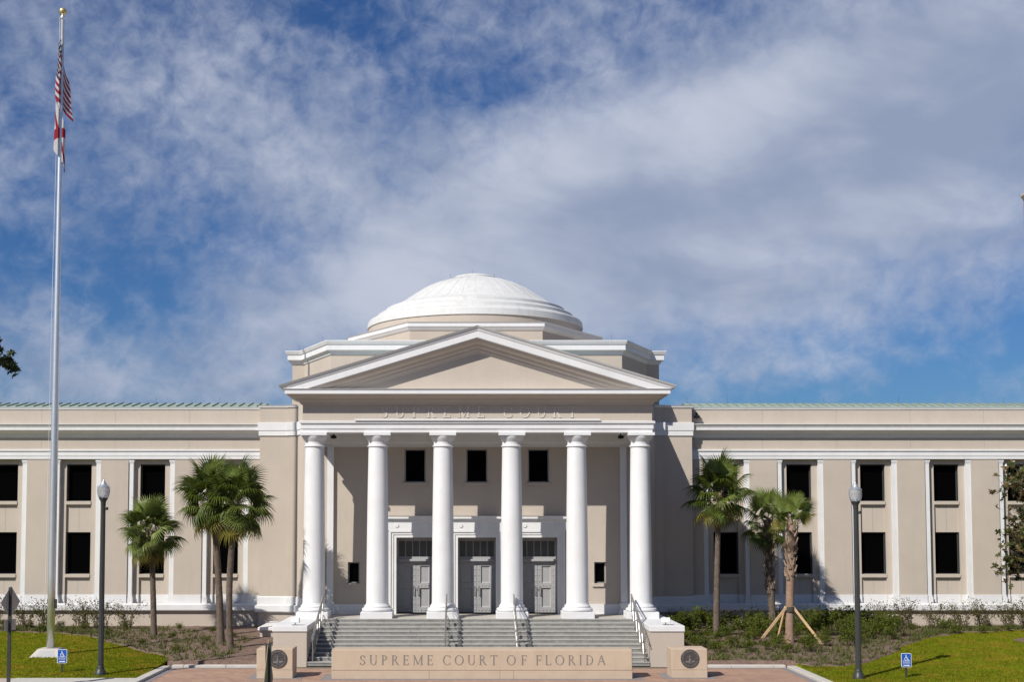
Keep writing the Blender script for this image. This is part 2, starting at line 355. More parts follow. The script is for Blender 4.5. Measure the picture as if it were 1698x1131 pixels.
for sx in (-1, 1):
    y = -15.5
    while y < KY-.3:
        y1 = min(y+1.5, KY+.28); x0, x1 = sorted((sx*(KX-.06), sx*(KX+.25)))
        MB().cbox(x0, x1, y+.004, y1-.004, -.1, .09, .015).build('kerb_stone', M['concrete'], kerb); y = y1
    x = 7.46
    while x < KX-.1:
        x1 = min(x+1.5, KX-.064); a, b = sorted((sx*x, sx*x1))
        MB().cbox(a+.004, b-.004, KY-.02, KY+.28, -.1, .09, .015).build('kerb_stone', M['concrete'], kerb); x = x1
tag(MB().box(-60, -KX-.26, -12.4, -8.42, -.05, .05).build('sidewalk', M['concrete_pink']), 'pinkish concrete sidewalk along the left lawn', 'sidewalk', kind='structure')
tag(MB().box(-KX-4.2, -KX-.26, -12.3, -8.38, -.04, .056).build('concrete_pad', M['concrete']), 'pale concrete pad between sidewalk and plaza', 'pavement', kind='structure')
tag(MB().box(KX+.26, 60, -14.4, -9.6, -.05, .05).build('sidewalk', M['concrete_pink']), 'concrete sidewalk in front of the right lawn', 'sidewalk', kind='structure')
tag(MB().box(-90, 90, -36, -15.6, -.055, -.03).build('road', M['asphalt']), 'asphalt street in front of the courthouse', 'road', kind='structure')
tag(MB().box(-90, 90, -60, -36, -.05, .09).build('sidewalk', M['concrete']), 'wide concrete sidewalk across the street', 'sidewalk', kind='structure')

def lerp_curve(pts, x):
    pts = sorted(pts)
    if x <= pts[0][0]: return pts[0][1]
    for (a, b), (c, d) in zip(pts, pts[1:]):
        if x <= c: return b+(d-b)*(x-a)/(c-a)
    return pts[-1][1]
left_edge = [G(*p)[:2] for p in ((-160,1047), (0,1049), (90,1052), (140,1056), (185,1068), (230,1081), (280,1093), (306,1099))]
right_edge = [G(*p)[:2] for p in ((1292,1101), (1345,1107), (1400,1109), (1440,1101), (1475,1089), (1500,1074), (1530,1062), (1590,1052), (1698,1047), (1850,1044))]
def bed_front(X):
    if abs(X) < KX+.27: return KY+.27
    c = left_edge if X < 0 else right_edge
    return lerp_curve(c, X)+.10*sin(X*3.1)+.06*sin(X*7.3+1)
def lawn_front(X): return -8.42 if X < 0 else -9.6
def ground_strip(name, m, x0, x1, nx, f0, f1, ny, dz, rough=0):
    mb = MB(); vs = []
    for i in range(nx+1):
        X = x0+(x1-x0)*i/nx; a, b = f0(X), f1(X)
        for j in range(ny+1):
            Y = a+(b-a)*j/ny
            vs.append((X, Y, groundz(X, Y)+dz+(random.uniform(-rough, rough) if rough else 0)))
    n1 = ny+1; fr_ = [i*n1 for i in range(nx+1)]; nv = len(vs); vs += [(vs[i][0], vs[i][1], -.055) for i in fr_]
    sk = [(nv+i, nv+i+1, fr_[i+1], fr_[i]) for i in range(nx)]
    for e in (0, nx):
        ed = [e*n1+j for j in range(ny+1)]; k0 = len(vs); vs += [(vs[i][0], vs[i][1], -.055) for i in ed]
        sk += [(k0+j, ed[j], ed[j+1], k0+j+1) for j in range(ny)]
    mb.add(vs, sk+[(i*n1+j, (i+1)*n1+j, (i+1)*n1+j+1, i*n1+j+1) for i in range(nx) for j in range(ny)])
    return mb.build(name, m, smooth=True)
tag(ground_strip('lawn', M['lawn'], -60, -KX-.25, 60, lawn_front, lambda X: 7.0, 30, .03), 'sunlit green lawn left of the plaza', 'lawn', kind='structure')
tag(ground_strip('lawn', M['lawn'], KX+.25, 60, 60, lawn_front, lambda X: 7.0, 30, .03), 'sunlit green lawn right of the plaza', 'lawn', kind='structure')
tag(ground_strip('mulch_bed', M['mulch'], -40, -7.2, 160, bed_front, lambda X: 7.0, 40, .06, .016), 'brown mulch bed along the left wing', 'flower bed', kind='structure')
tag(ground_strip('mulch_bed', M['mulch'], 7.2, 40, 160, bed_front, lambda X: 7.0, 40, .06, .016), 'brown mulch bed along the right wing', 'flower bed', kind='structure')

# ================================================================== COURTHOUSE
CH = tag(empty('courthouse'), 'beige classical courthouse with white columned portico, pediment and low dome', 'building')
YD, YA, YB, YW = 2.1, 5.9, 6.05, 6.5          # door wall, inner piers, outer piers, wing wall
ZF = PZ(1027, -.72)                            # porch floor level
YE = -.42                                      # face of the portico entablature
XE = half(501.7, 1082.3, 709, YE)
XD, XA, XB0, XB1 = 6.32, 7.90, 8.27, 9.56
YAT = 3.5                                      # front of the attic
pier_plan = [(-XB1, YW+.02), (-XB1, YB), (-XB0, YB), (-XB0, YA), (-XA, YA), (-XD, YD)]
def mirror(p): return [(-x, y) for x, y in reversed(p)]

# --- door wall with its openings
zb = PZ(1018, YD)
dw = {}
door_x = [(PX(a, 950, YD), PX(b, 950, YD)) for a, b in ((658, 721), (760, 823), (862, 925))]
dhw = sum(b-a for a, b in door_x)/6; dsp = (door_x[2][0]-door_x[0][0])/2
doors = [(k*dsp-dhw, k*dsp+dhw) for k in (-1, 0, 1)]
ZDT = PZ(891.8, YD)
uw_h = half(671, 706, 770, YD); uw_sp = half(688.5, 893, 770, YD)
uw = [(k*uw_sp-uw_h, k*uw_sp+uw_h, PZ(800.5, YD), PZ(745, YD)) for k in (-1, 0, 1)]
sw_c = half(587.7, 996.4, 950, YD); sw_h = half(578, 597.6, 950, YD)
swin = [(k*sw_c-sw_h, k*sw_c+sw_h, PZ(968, YD), PZ(932.6, YD)) for k in (-1, 1)]
holes = [(a, b, ZF, ZDT) for a, b in doors]+uw+swin
ZARCH = PZ(717.3, YE)                          # underside of architrave
ZTOPB = PZ(672, YD)
wall = MB().sheet(-XD, XD, ZF-.3, ZTOPB, holes, YD, YD+.95)
# splayed flanks and the piers, closed behind
for poly in ([(-XD, YD), (-XD, YD+.42), (-XA+.5, YA+.6), (-XB0+.3, YA+.6), (-XB0+.3, YB+.6), (-XB1, YB+.6), (-XB1, YB), (-XB0, YB), (-XB0, YA), (-XA, YA)],):
    poly = poly[::-1]
    wall.prism(poly, 0.0, PZ(674.5, YB)); wall.prism(mirror(poly), 0.0, PZ(674.5, YB))
wall.box(-5.9, 5.9, YD+1.1, 14, 0, ZTOPB-.2)
cw = wall.build('central_wall', M['stucco'], CH)

# windows: frame with pane, sill
def window(x0, x1, z0, z1, y, fm, sill=True, sy=None, fw=.05, sm=None, parent=CH, dark=False):
    f = MB()
    f.box(x0, x0+fw, y-.04, y+.06, z0, z1); f.box(x1-fw, x1, y-.04, y+.06, z0, z1)
    f.box(x0+fw, x1-fw, y-.04, y+.06, z1-fw, z1); f.box(x0+fw, x1-fw, y-.04, y+.06, z0, z0+fw)
    w = f.build('window', fm, parent)
    MB().box(x0+fw, x1-fw, y+.012, y+.05, z0+fw, z1-fw).build('pane', M['glass'], w)
    if sill: MB().cbox(x0-.09, x1+.09, sy-.07, y-.041, z0-.13, z0, .012).build('sill', sm or M['stucco'], w)
    return w
for x0, x1, z0, z1 in uw: window(x0, x1, z0, z1, YD+.13, M['frame'], True, YD, .05)
for x0, x1, z0, z1 in swin: window(x0, x1, z0, z1, YD+.2, M['frame'], True, YD, .05)

# --- white base course on door wall, strip pilasters
zbt = PZ(1002.5, YD)
edges = [-XD]+[v for d in doors for v in (d[0]-.34, d[1]+.34)]+[XD]
for a, b in zip(edges[::2], edges[1::2]):
    if b-a > .05: MB().box(a, b, YD-.05, YD+.02, ZF, zbt).build('base_course', M['white'], CH)
ZCEIL = ZARCH+.10; ZCR = PZ(741.5, YD)
ps = half(548.1, 1034.1, 850, YD-.1)
for sx in (-1, 1):
    p = MB(); x = sx*ps
    p.box(x-.13, x+.13, YD-.16, YD+.01, ZF+.5, ZCR-.002); p.cbox(x-.19, x+.19, YD-.21, YD+.012, ZF+.18, ZF+.5, .05); p.box(x-.23, x+.23, YD-.24, YD+.014, ZF+.001, ZF+.18)
    p.build('pilaster', M['white'], CH)
# ceiling and crown
MB().box(-XE+.5, XE-.5, YE+.5, YD+.3, ZCEIL, ZCEIL+.2).build('porch_ceiling', M['white'], CH)
MB().mould([(-XD, YD), (XD, YD)], [(-.05, ZCR), (.10, ZCR), (.10, ZCR+.12), (.22, ZCR+.2), (.30, ZCEIL+.001), (-.05, ZCEIL+.001)]).build('ceiling_crown', M['white'], CH)

# --- door surround: one long entablature with roundels, jamb frames
dh = half(645, 942, 870, YD)
e = MB(); Yf = YD-.12
z = lambda py: PZ(py, Yf)
e.mould([(-dh, YD+.05), (-dh, Yf), (dh, Yf), (dh, YD+.05)],
        [(-.05, z(879.5)), (.0, z(879.5)), (.0, z(866)), (.03, z(865)), (.03, z(862)), (.14, z(860.5)), (.14, z(857.5)), (.17, z(856)), (-.05, z(856))])
ent = e.build('door_entablature', M['white'], CH)
fz = z(872)
for k in range(6):
    x = -dh+.4+(2*dh-.8)*k/5
    rd = MB().lathe([(.075, 0), (.085, .008), (.085, .02), (.055, .03), (.045, .02), (.0, .02)], 20)
    o = rd.build('roundel', M['white'], ent); o.location = (x, Yf-.001, fz); o.rotation_euler = (pi/2, 0, 0)
for a, b in doors:
    s = MB(); t = [(a, ZF), (a, ZDT), (b, ZDT), (b, ZF)]
    # stepped architrave frame swept round the opening
    wv = .30
    for o0, o1, yy in ((0, .12, YD-.06), (.12, .22, YD-.09), (.22, .31, YD-.13)):
        s.box(a-o1, a-o0, yy, YD+.01, ZF+.001, ZDT+o1); s.box(b+o0, b+o1, yy, YD+.01, ZF+.001, ZDT+o1); s.box(a-o0, b+o0, yy, YD+.01, ZDT+o0, ZDT+o1-.0005)
    fr = s.build('door_surround', M['white'], CH)
YDR = YD+.72
stud = MB().lathe([(.026, 0), (.02, .016), (.0, .022)], 8, cap=False).mesh('stud', M['door'], True)
def door(a, b):
    zt = PZ(923.5, YDR); zg = PZ(897.5, YDR); zl = PZ(931, YDR)
    fr = MB(); g = .05
    fr.box(a-.02, a+g, YDR-.10, YDR+.12, ZF, ZDT); fr.box(b-g, b+.02, YDR-.10, YDR+.12, ZF, ZDT); fr.box(a+g, b-g, YDR-.10, YDR+.12, zg, ZDT)
    d = fr.build('door', M['door'], CH)
    tr = MB().box(a+g, b-g, YDR-.10, YDR+.12, zl+.09, zt)
    tr.cbox(a+g+.002, b-g-.002, YDR-.2, YDR+.1, zl, zl+.088, .02)
    tr.build('transom_bar', M['door'], d)
    MB().box(a+g, b-g, YDR+.06, YDR+.1, zt, zg).build('transom_glass', M['transom'], d)
    w = (b-a-2*g)
    for k in range(6):
        x = a+g+w*k/5
        MB().box(x-.018, x+.018, YDR-.07, YDR+.05, zt, zg).build('mullion', M['door'], d)
    for k in range(5):                         # diamond grille, real bars
        x0 = a+g+w*k/5+.018; x1 = a+g+w*(k+1)/5-.018; gr = MB(); st = .07; hh = zg-zt
        for sgn in (1, -1):
            c0 = x0-hh if sgn > 0 else x0
            q = c0
            while q < x1+(hh if sgn < 0 else 0):
                # line x = q + sgn*(z-zt)
                t0 = max(0, (x0-q)*sgn if sgn > 0 else (q-x1)); t1 = min(hh, (x1-q) if sgn > 0 else (q-x0))
                if t1-t0 > .01:
                    p0 = (q+sgn*t0, zt+t0); p1 = (q+sgn*t1, zt+t1); h = .0085
                    gr.xz([(p0[0]-h, p0[1]), (p0[0]+h, p0[1]), (p1[0]+h, p1[1]), (p1[0]-h, p1[1])], YDR-.01+.006*sgn, YDR+.002+.006*sgn)
                q += st
        gr.build('grille', M['frame'], d)
    m = (a+b)/2
    for (x0, x1, sg) in ((a+g, m-.006, 1), (m+.006, b-g, -1)):
        lf = MB(); st = .17
        pz = [(ZF+.22, ZF+1.02), (ZF+1.22, zl-.20)]
        lf.sheet(x0, x1, ZF+.01, zl, [(x0+st, x1-st, *q) for q in pz], YDR-.04, YDR-.01)
        leaf = lf.build('door_leaf', M['door'], d)
        for q in pz:
            pn = MB(); c = [(x0+st, q[0]), (x1-st, q[0]), (x1-st, q[1]), (x0+st, q[1])]; i = .055
            ci = [(x0+st+i, q[0]+i), (x1-st-i, q[0]+i), (x1-st-i, q[1]-i), (x0+st+i, q[1]-i)]
            pn.add([(x, YDR-.012, zz) for x, zz in c]+[(x, YDR+.012, zz) for x, zz in ci], [(k, (k+1)%4, 4+(k+1)%4, 4+k) for k in range(4)]+[(4, 5, 6, 7)])
            MBp = pn.build('door_panel', M['door'], d)
        pos = []
        n = 9
        for k in range(n):
            zz = ZF+.10+(zl-ZF-.2)*k/(n-1); pos += [(x0+.07, zz), (x1-.07, zz)]
        for zz in (ZF+.10, ZF+1.12, zl-.1):
            for k in range(1, 4): pos.append((x0+.07+(x1-x0-.14)*k/4, zz))
        for x, zz in pos: link('stud', stud, d, Matrix.Translation((x, YDR-.041, zz)) @ Matrix.Rotation(pi/2, 4, 'X'))
        hx = m-sg*.09
        MB().tube([(hx, YDR-.04, ZF+.72), (hx, YDR-.12, ZF+.75), (hx, YDR-.12, ZF+1.08), (hx, YDR-.04, ZF+1.11)], .017, 8).build('door_handle', M['steel'], d, 40)
    box('lock_plate', M['steel'], d, m+.02, m+.06, YDR-.048, YDR-.039, ZF+.9, ZF+1.0)
for a, b in doors: door(a, b)

# --- porch floor, steps, cheek walls
XS = 6.17
MB().box(-XS+.001, XS-.001, -.72, YD+1.0, ZF-.5, ZF).build('porch_floor', M['porch'], CH)
NR = 11; rise = ZF/NR; run = (-.72-YST)/(NR-1)
for k in range(NR-1):
    y0 = YST+k*run; st = MB(); zt = (k+1)*rise
    # each step is laid as three long stone blocks with open joints and a small rounded nosing
    j = [-XS, -XS+4.1+random.uniform(-.5, .5), XS-4.1+random.uniform(-.5, .5), XS]
    sp = None
    for a, b in zip(j, j[1:]):
        q = MB().box(a+.003, b-.003, y0+.012, y0+run+.3, zt-rise-.02 if k else -.02, zt-.034)
        if sp is None: sp = q.build('step', M['granite'], CH)
        else: q.build('step_stone', M['granite'], sp)
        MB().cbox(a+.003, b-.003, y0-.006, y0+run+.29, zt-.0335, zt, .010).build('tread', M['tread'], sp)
tp = MB().box(-XS+.002, XS-.002, -.745, -.723, ZF-rise-.03, ZF-.0345).build('step', M['granite'], CH)
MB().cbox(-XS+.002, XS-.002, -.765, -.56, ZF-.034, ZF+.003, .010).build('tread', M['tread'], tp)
XC0, XC1 = 6.19, 7.40
for sx in (-1, 1):
    a, b = sorted((sx*XC0, sx*XC1))
    ck = MB().box(a, b, YST-.02, 5.2, -.05, ZF-.20).build('cheek_wall', M['stucco'], CH)
    cp = MB().cbox(a-.03, b+.03, YST-.06, 5.1, ZF-.198, ZF, .015); cp.build('coping', M['white'], ck)
    # base below the portico's end column
    MB().box(*sorted((sx*(XC0-.2), sx*XC0+sx*.002)), -.68, YD, ZF-.3, ZF-.002).build('cheek_return', M['white'], ck)
# low side wall with coping, left of the steps
x0, zz = P(428, 1064, 2.3); z1 = PZ(1046, 2.3)
lw = MB().box(x0+.06, -7.40, 2.36, 5.6, 0, z1).build('low_side_wall', M['stucco'], CH)
MB().cbox(x0-.02, -7.42, 2.26, 5.6, z1, z1+.13, .03).build('coping', M['white'], lw)
MB().cbox(x0+.02, -7.41, 2.32, 5.58, .0, z1-.42, .02).build('footing', M['concrete'], lw)

# --- columns
rb, rt = .435, .372
zc0, zc1 = ZF, ZARCH
colx = [half(521, 1062, 870, 0), half(626.5, 957, 870, 0), half(734, 848, 870, 0)]
def col_meshes():
    H = zc1-zc0; ph = .25; ah = .115
    pl = MB().cbox(-.62, .62, -.62, .62, 0, ph, .012).mesh('plinth', M['white'])
    bs = MB().lathe([(.54, ph), (.585, ph+.02), (.605, ph+.06), (.60, ph+.10), (.565, ph+.135), (.52, ph+.14), (.52, ph+.165), (.50, ph+.17), (.515, ph+.19), (.50, ph+.235), (.475, ph+.245), (.455, ph+.27), (rb+.004, ph+.33)], 48).mesh('base', M['white'], 30)
    z0 = ph+.325; z1 = H-.56; pr = []
    for i in range(15):
        t = i/14; r = rb-(rb-rt)*(t**1.7); pr.append((r, z0+(z1-z0)*t))
    sh = MB().lathe(pr, 56, cap=False).mesh('shaft', M['white'], True)
    cpt = MB().lathe([(rt, z1-.01), (rt+.01, z1), (rt+.045, z1+.015), (rt+.05, z1+.04), (rt+.03, z1+.06), (rt, z1+.07), (rt, z1+.20), (rt+.015, z1+.21), (rt+.015, z1+.23), (rt+.03, z1+.235), (rt+.07, z1+.29), (rt+.115, z1+.36), (rt+.135, z1+.41), (rt+.13, H-ah+.002)], 48).mesh('capital', M['white'], 30)
    ab = MB().cbox(-.525, .525, -.525, .525, H-ah, H-.002, .006).mesh('abacus', M['white'])
    return [('plinth', pl), ('base', bs), ('shaft', sh), ('capital', cpt), ('abacus', ab)]
cms = col_meshes()
for sx in (-1, 1):
    for xx in (colx if sx < 0 else colx[::-1]):
        sh = None
        o = link('column', cms[2][1], CH); o.location = (sx*xx, 0, ZF)
        for nm, me in cms:
            if nm != 'shaft': link(nm, me, o)

# --- portico entablature
pth = [(-XE, YD+.2), (-XE, YE), (XE, YE), (XE, YD+.2)]
ze = lambda py, o=0: PZ(py, YE-o)
zA = [ze(717.3), ze(711.6), ze(711.2), ze(703), ze(702.4), ze(698.4)]
MB().mould(pth, [(-.84, zA[0]), (0, zA[0]), (0, zA[1]), (.035, zA[2]), (.035, zA[3]), (.09, zA[4]), (.10, zA[5]-.02), (.06, zA[5]), (-.84, zA[5])]).build('architrave', M['white'], CH)
zFr = ze(671)
fr = MB().mould(pth, [(-.80, zA[5]-.001), (-.012, zA[5]-.001), (-.012, zFr+.02), (-.80, zFr+.02)]).build('frieze', M['stucco'], CH)
OV = .62
zcs = [ze(671), ze(666, .2), ze(662.5, .25), ze(655.5, .55), PZ(653, YE-OV), PZ(646, YE-OV), PZ(644.3, YE-OV-.05)]
MB().mould(pth,
           [(-.8, zcs[0]), (0.0, zcs[0]), (.06, zcs[0]+.02), (.08, zcs[0]+.10), (.16, zcs[0]+.14), (.20, zcs[0]+.22), (.42, zcs[0]+.30), (.50, zcs[0]+.36), (OV-.06, zcs[4]+.02), (OV-.05, zcs[4]), (OV, zcs[4]), (OV, zcs[5]), (OV+.05, zcs[6]-.01), (OV+.05, zcs[6]), (-.8, zcs[6])]).build('cornice', M['white'], CH)
so_ = MB().mould(pth, [(-.1, zcs[0]-.004), (.004, zcs[0]-.004), (.064, zcs[0]+.016), (.084, zcs[0]+.096), (.164, zcs[0]+.136), (.204, zcs[0]+.216), (.424, zcs[0]+.296), (.504, zcs[0]+.356), (OV-.058, zcs[4]+.01), (OV-.1, zcs[4]+.04), (-.1, zcs[4]+.04)]).build('cornice_soffit', M['taupe'], CH)
ZCT = zcs[6]
# light rail under the inscription
xr = half(588, 995, 696, YE-.12)
MB().box(-xr, xr, YE-.16, YE-.06, ze(697.6, .12), ze(694.6, .12)).build('light_rail', M['white'], CH)

# --- pediment
WR = half(464.5, 1118.4, 640, YE-OV-.08); yR = YE-OV-.08
zap = PZ(541.5, yR); zend = PZ(640, yR); HR = zap-zend
sec = [(yR, 0), (YD+.1, .02), (YD+.1, -.5), (YE+.02, -1.05), (YE-.03, -.86), (YE-.10, -.84), (YE-.12, -.74), (YE-.22, -.70), (YE-.26, -.60), (YE-.46, -.54), (YE-.54, -.43), (YE-OV+.02, -.43), (YE-OV+.0, -.40), (YE-OV, -.16), (YE-OV-.02, -.14), (YE-OV-.05, -.06)]
NSX = 44; vs = []; m = len(sec)
for i in range(NSX+1):
    x = -WR+2*WR*i/NSX; h = zend+HR*(1-abs(x)/WR)
    for y, dzz in sec: vs.append((x, y, max(h+dzz, ZCT+.004+.0002*(m))))
rk = MB().add(vs, [(j*m+k, (j+1)*m+k, (j+1)*m+(k+1)%m, j*m+(k+1)%m) for j in range(NSX) for k in range(m)]+[tuple(range(m)), tuple(NSX*m+k for k in range(m-1,-1,-1))])
rko = rk.build('raking_cornice', M['white'], CH)
sec3 = [(y-.004, q-.006) for y, q in sec[3:11]]+[(YE-OV+.025, -.436), (YE-OV+.1, -.40), (YE, -.7)]; m3 = len(sec3); vs = []
for i in range(NSX+1):
    x = -WR+2*WR*i/NSX; h = zend+HR*(1-abs(x)/WR)
    for y, dzz in sec3: vs.append((x, y, max(h+dzz, ZCT+.009)))
MB().add(vs, [(j*m3+k, (j+1)*m3+k, (j+1)*m3+(k+1)%m3, j*m3+(k+1)%m3) for j in range(NSX) for k in range(m3)]).build('raking_soffit', M['taupe'], CH)
# greyer sima lip along the rake, a separate course
sec2 = [(yR-.05, .05), (YE-.1, .09), (YE-.1, .02), (yR-.01, -.02)]
for sx in (-1, 1):
    vs = []
    for x in (0, sx*(WR+.06)):
        h = zend+HR*(1-abs(x)/WR)
        for y, dzz in sec2: vs.append((x, y, h+dzz))
    f = [(k, (k+1)%4, 4+(k+1)%4, 4+k) for k in range(4)]+[(3,2,1,0), (4,5,6,7)]
    MB().add(vs, f).build('rake_flashing', M['cornice_grey'], CH)
ty = MB().xz([(-WR+.5, ZCT-.05), (WR-.5, ZCT-.05), (0, zap-.30)], YE-.008, YD)
ty.build('tympanum', M['stucco'], CH)
hh_ = lambda x: zend+HR*(1-abs(x)/WR)-.03
MB().xz([(-5.9, ZCT-.6), (5.9, ZCT-.6), (5.9, hh_(5.9)), (0, hh_(0)), (-5.9, hh_(5.9))], YD+.05, YAT+.1).build('portico_roof', M['roofgreen'], CH)

# --- attic behind the pediment (tier one) and octagonal dome base (tier two)
YAF = 6.9
fa = half(547.4, 1030, 590, YAT); zc = lambda py, Y=YAT: PZ(py, Y)
far = half(505, 1073, 610, YAF); fo = half(483.7, 1091.5, 610, YAF)
plan = [(-fo, 13), (-fo, YAF), (-far, YAF), (-fa, YAT), (fa, YAT), (far, YAF), (fo, YAF), (fo, 13)]
ZAT = zc(568, YAT-.3)
MB().prism([(x, y+.002) for x, y in plan], PZ(676, YB), ZAT).build('attic_wall', M['stucco'], CH)
zz = lambda py: PZ(py, YAT-.25)
MB().mould(plan, [(-.2, zz(587.5)), (.0, zz(587.5)), (.05, zz(586.5)), (.07, zz(583)), (.13, zz(580.5)), (.20, zz(580)), (.20, zz(571.5)), (.24, zz(570.5)), (.30, zz(565.5)), (.30, zz(564.3)), (-.2, zz(564.3))]).build('attic_cornice', M['white'], CH)
Y2 = 5.0; ha = half(677, 897.5, 550, Y2); hb = 5.85; YC = 10.6
plan2 = [(-hb, 16), (-hb, 9.6), (-ha, Y2), (ha, Y2), (hb, 9.6), (hb, 16)]
MB().prism([(x, y+.002) for x, y in plan2], ZAT-.6, PZ(538, Y2)).build('dome_base', M['stucco'], CH)
z2 = lambda py: PZ(py, Y2-.2)
MB().mould(plan2, [(-.2, z2(547.5)), (0, z2(547.5)), (.05, z2(546)), (.12, z2(542)), (.15, z2(540.8)), (.15, z2(535.5)), (.2, z2(533.6)), (-.2, z2(533.6))]).build('dome_base_cornice', M['white'], CH)
sD = FPX/(YC-CY); q_ = 35.1/sD
DC = (0, YC, CZ)
dome_r = [(r, zz*1.0) for r, zz in ((5.16, 9.145), (5.13, 9.42), (5.06, 9.50), (4.72, 9.62), (4.70, 9.76), (4.64, 9.80), (4.32, 9.92), (4.30, 10.05), (4.24, 10.08), (3.93, 10.19))]
# correct heights for the camera's tilt
def dz_(zr): return PZ(HOR-zr*35.1, YC)-CZ
MB().lathe([(5.11, PZ(575, YC)-CZ), (5.11, dz_(9.17))], 64, DC).build('drum', M['stucco'], CH, 30)
rg = MB().lathe([(4.9, dz_(9.1))]+[(r, dz_(q)) for r, q in dome_r]+[(3.5, dz_(10.25))], 72, DC).build('dome_ring', M['dome'], CH, 25)
cap = [(3.93, 10.16), (3.5, 10.40), (3.0, 10.74), (2.5, 11.05), (2.0, 11.29), (1.5, 11.45), (1.13, 11.545), (1.08, 11.57)]
dm = MB().lathe([(r, dz_(q)) for r, q in cap], 72, DC).build('dome', M['dome'], CH, 25)
MB().lathe([(r, dz_(q)) for r, q in ((1.02, 11.55), (1.04, 11.62), (.98, 11.67), (.7, 11.745), (.35, 11.785), (.01, 11.80))], 40, DC).build('dome_cap', M['dome'], dm, 30)
for k in range(36):                            # raised seams of the dome's shell
    a = 2*pi*k/36; pts = [(DC[0]+(r+.0)*cos(a), DC[1]+(r+.0)*sin(a), DC[2]+dz_(q)+.004) for r, q in cap[:-1]]
    MB().tube(pts, .006, 4).build('seam', M['dome'], dm)
for k, (px, py, Y) in enumerate(((784, 447, YC), (747, 454, YC-1), (820, 454, YC-1), (535, 558, 5.5), (496, 573, 8.5), (980, 555, 9), (1014, 555, 9), (1080, 577, 8.5))):
    X_, Z_ = P(px, py, Y)
    MB().tube([(X_, Y, Z_-.6), (X_, Y, Z_)], [.007, .004], 5).build('lightning_rod', M['lamp'], CH)

# --- bands on the piers and splayed flanks
zp = lambda py: PZ(py, YB)
for sgn in (-1, 1):
    pp = pier_plan if sgn < 0 else mirror(pier_plan)
    full = pp
    MB().mould(full, [(-.1, zp(722.8)), (.05, zp(722.8)), (.05, zp(714.8)), (.075, zp(714.2)), (.085, zp(701.5)), (.06, zp(701)), (-.1, zp(701))]).build('pier_band', M['white'], CH)
    MB().mould(full[:5] if sgn < 0 else full[1:], [(-.3, zp(676.4)), (.04, zp(676.4)), (.06, zp(674)), (.09, zp(672.2)), (-.3, zp(672.2))]).build('pier_coping', M['white'], CH)
    MB().mould(full, [(-.1, zp(1004)), (.05, zp(1004)), (.05, zp(991)), (.02, zp(989.5)), (-.1, zp(989.5))]).build('base_course', M['white'], CH)
    MB().mould(full, [(-.1, zp(1015.5)), (.12, zp(1015.5)), (.14, zp(1014)), (.14, zp(1004.5)), (.05, zp(1003.5)), (-.1, zp(1003.5))]).build('base_moulding', M['white'], CH)

# --- wings
BX = [11.15+3.29*k for k in range(6)]; XWE = BX[-1]+1.62
zw = lambda py: PZ(py, YW)
YP, YSP, YG = YW+.24, YW+.34, YW+.46
rh = half(210.5, 287.5, 850, YW); wh = half(229, 270.5, 850, YW)
zBay1 = zw(761.5); zBay0 = zw(1003)
ZWT = zw(677)
win_rows = [(zw(832), zw(770)), (zw(953.5), zw(883))]
pil_caps = {}
def make_pilaster_meshes():
    w = .105
    sh = MB().box(-w, w, YW+.05, YP+.02, zw(987), zw(768))
    cpm = MB().box(-w-.012, w+.012, YW+.03, YP+.02, zw(768), zw(766)); cpm.box(-w-.035, w+.035, YW+.015, YP+.02, zw(765.9), zw(762.2))
    bs = MB().box(-w-.02, w+.02, YW+.03, YP+.02, zw(991), zw(987.05)); bs.box(-w-.05, w+.05, YW+.008, YP+.02, zw(1002), zw(991.05))
    return sh.mesh('pilaster', M['white']), cpm.mesh('capital', M['white']), bs.mesh('base', M['white'])
pm = make_pilaster_meshes()
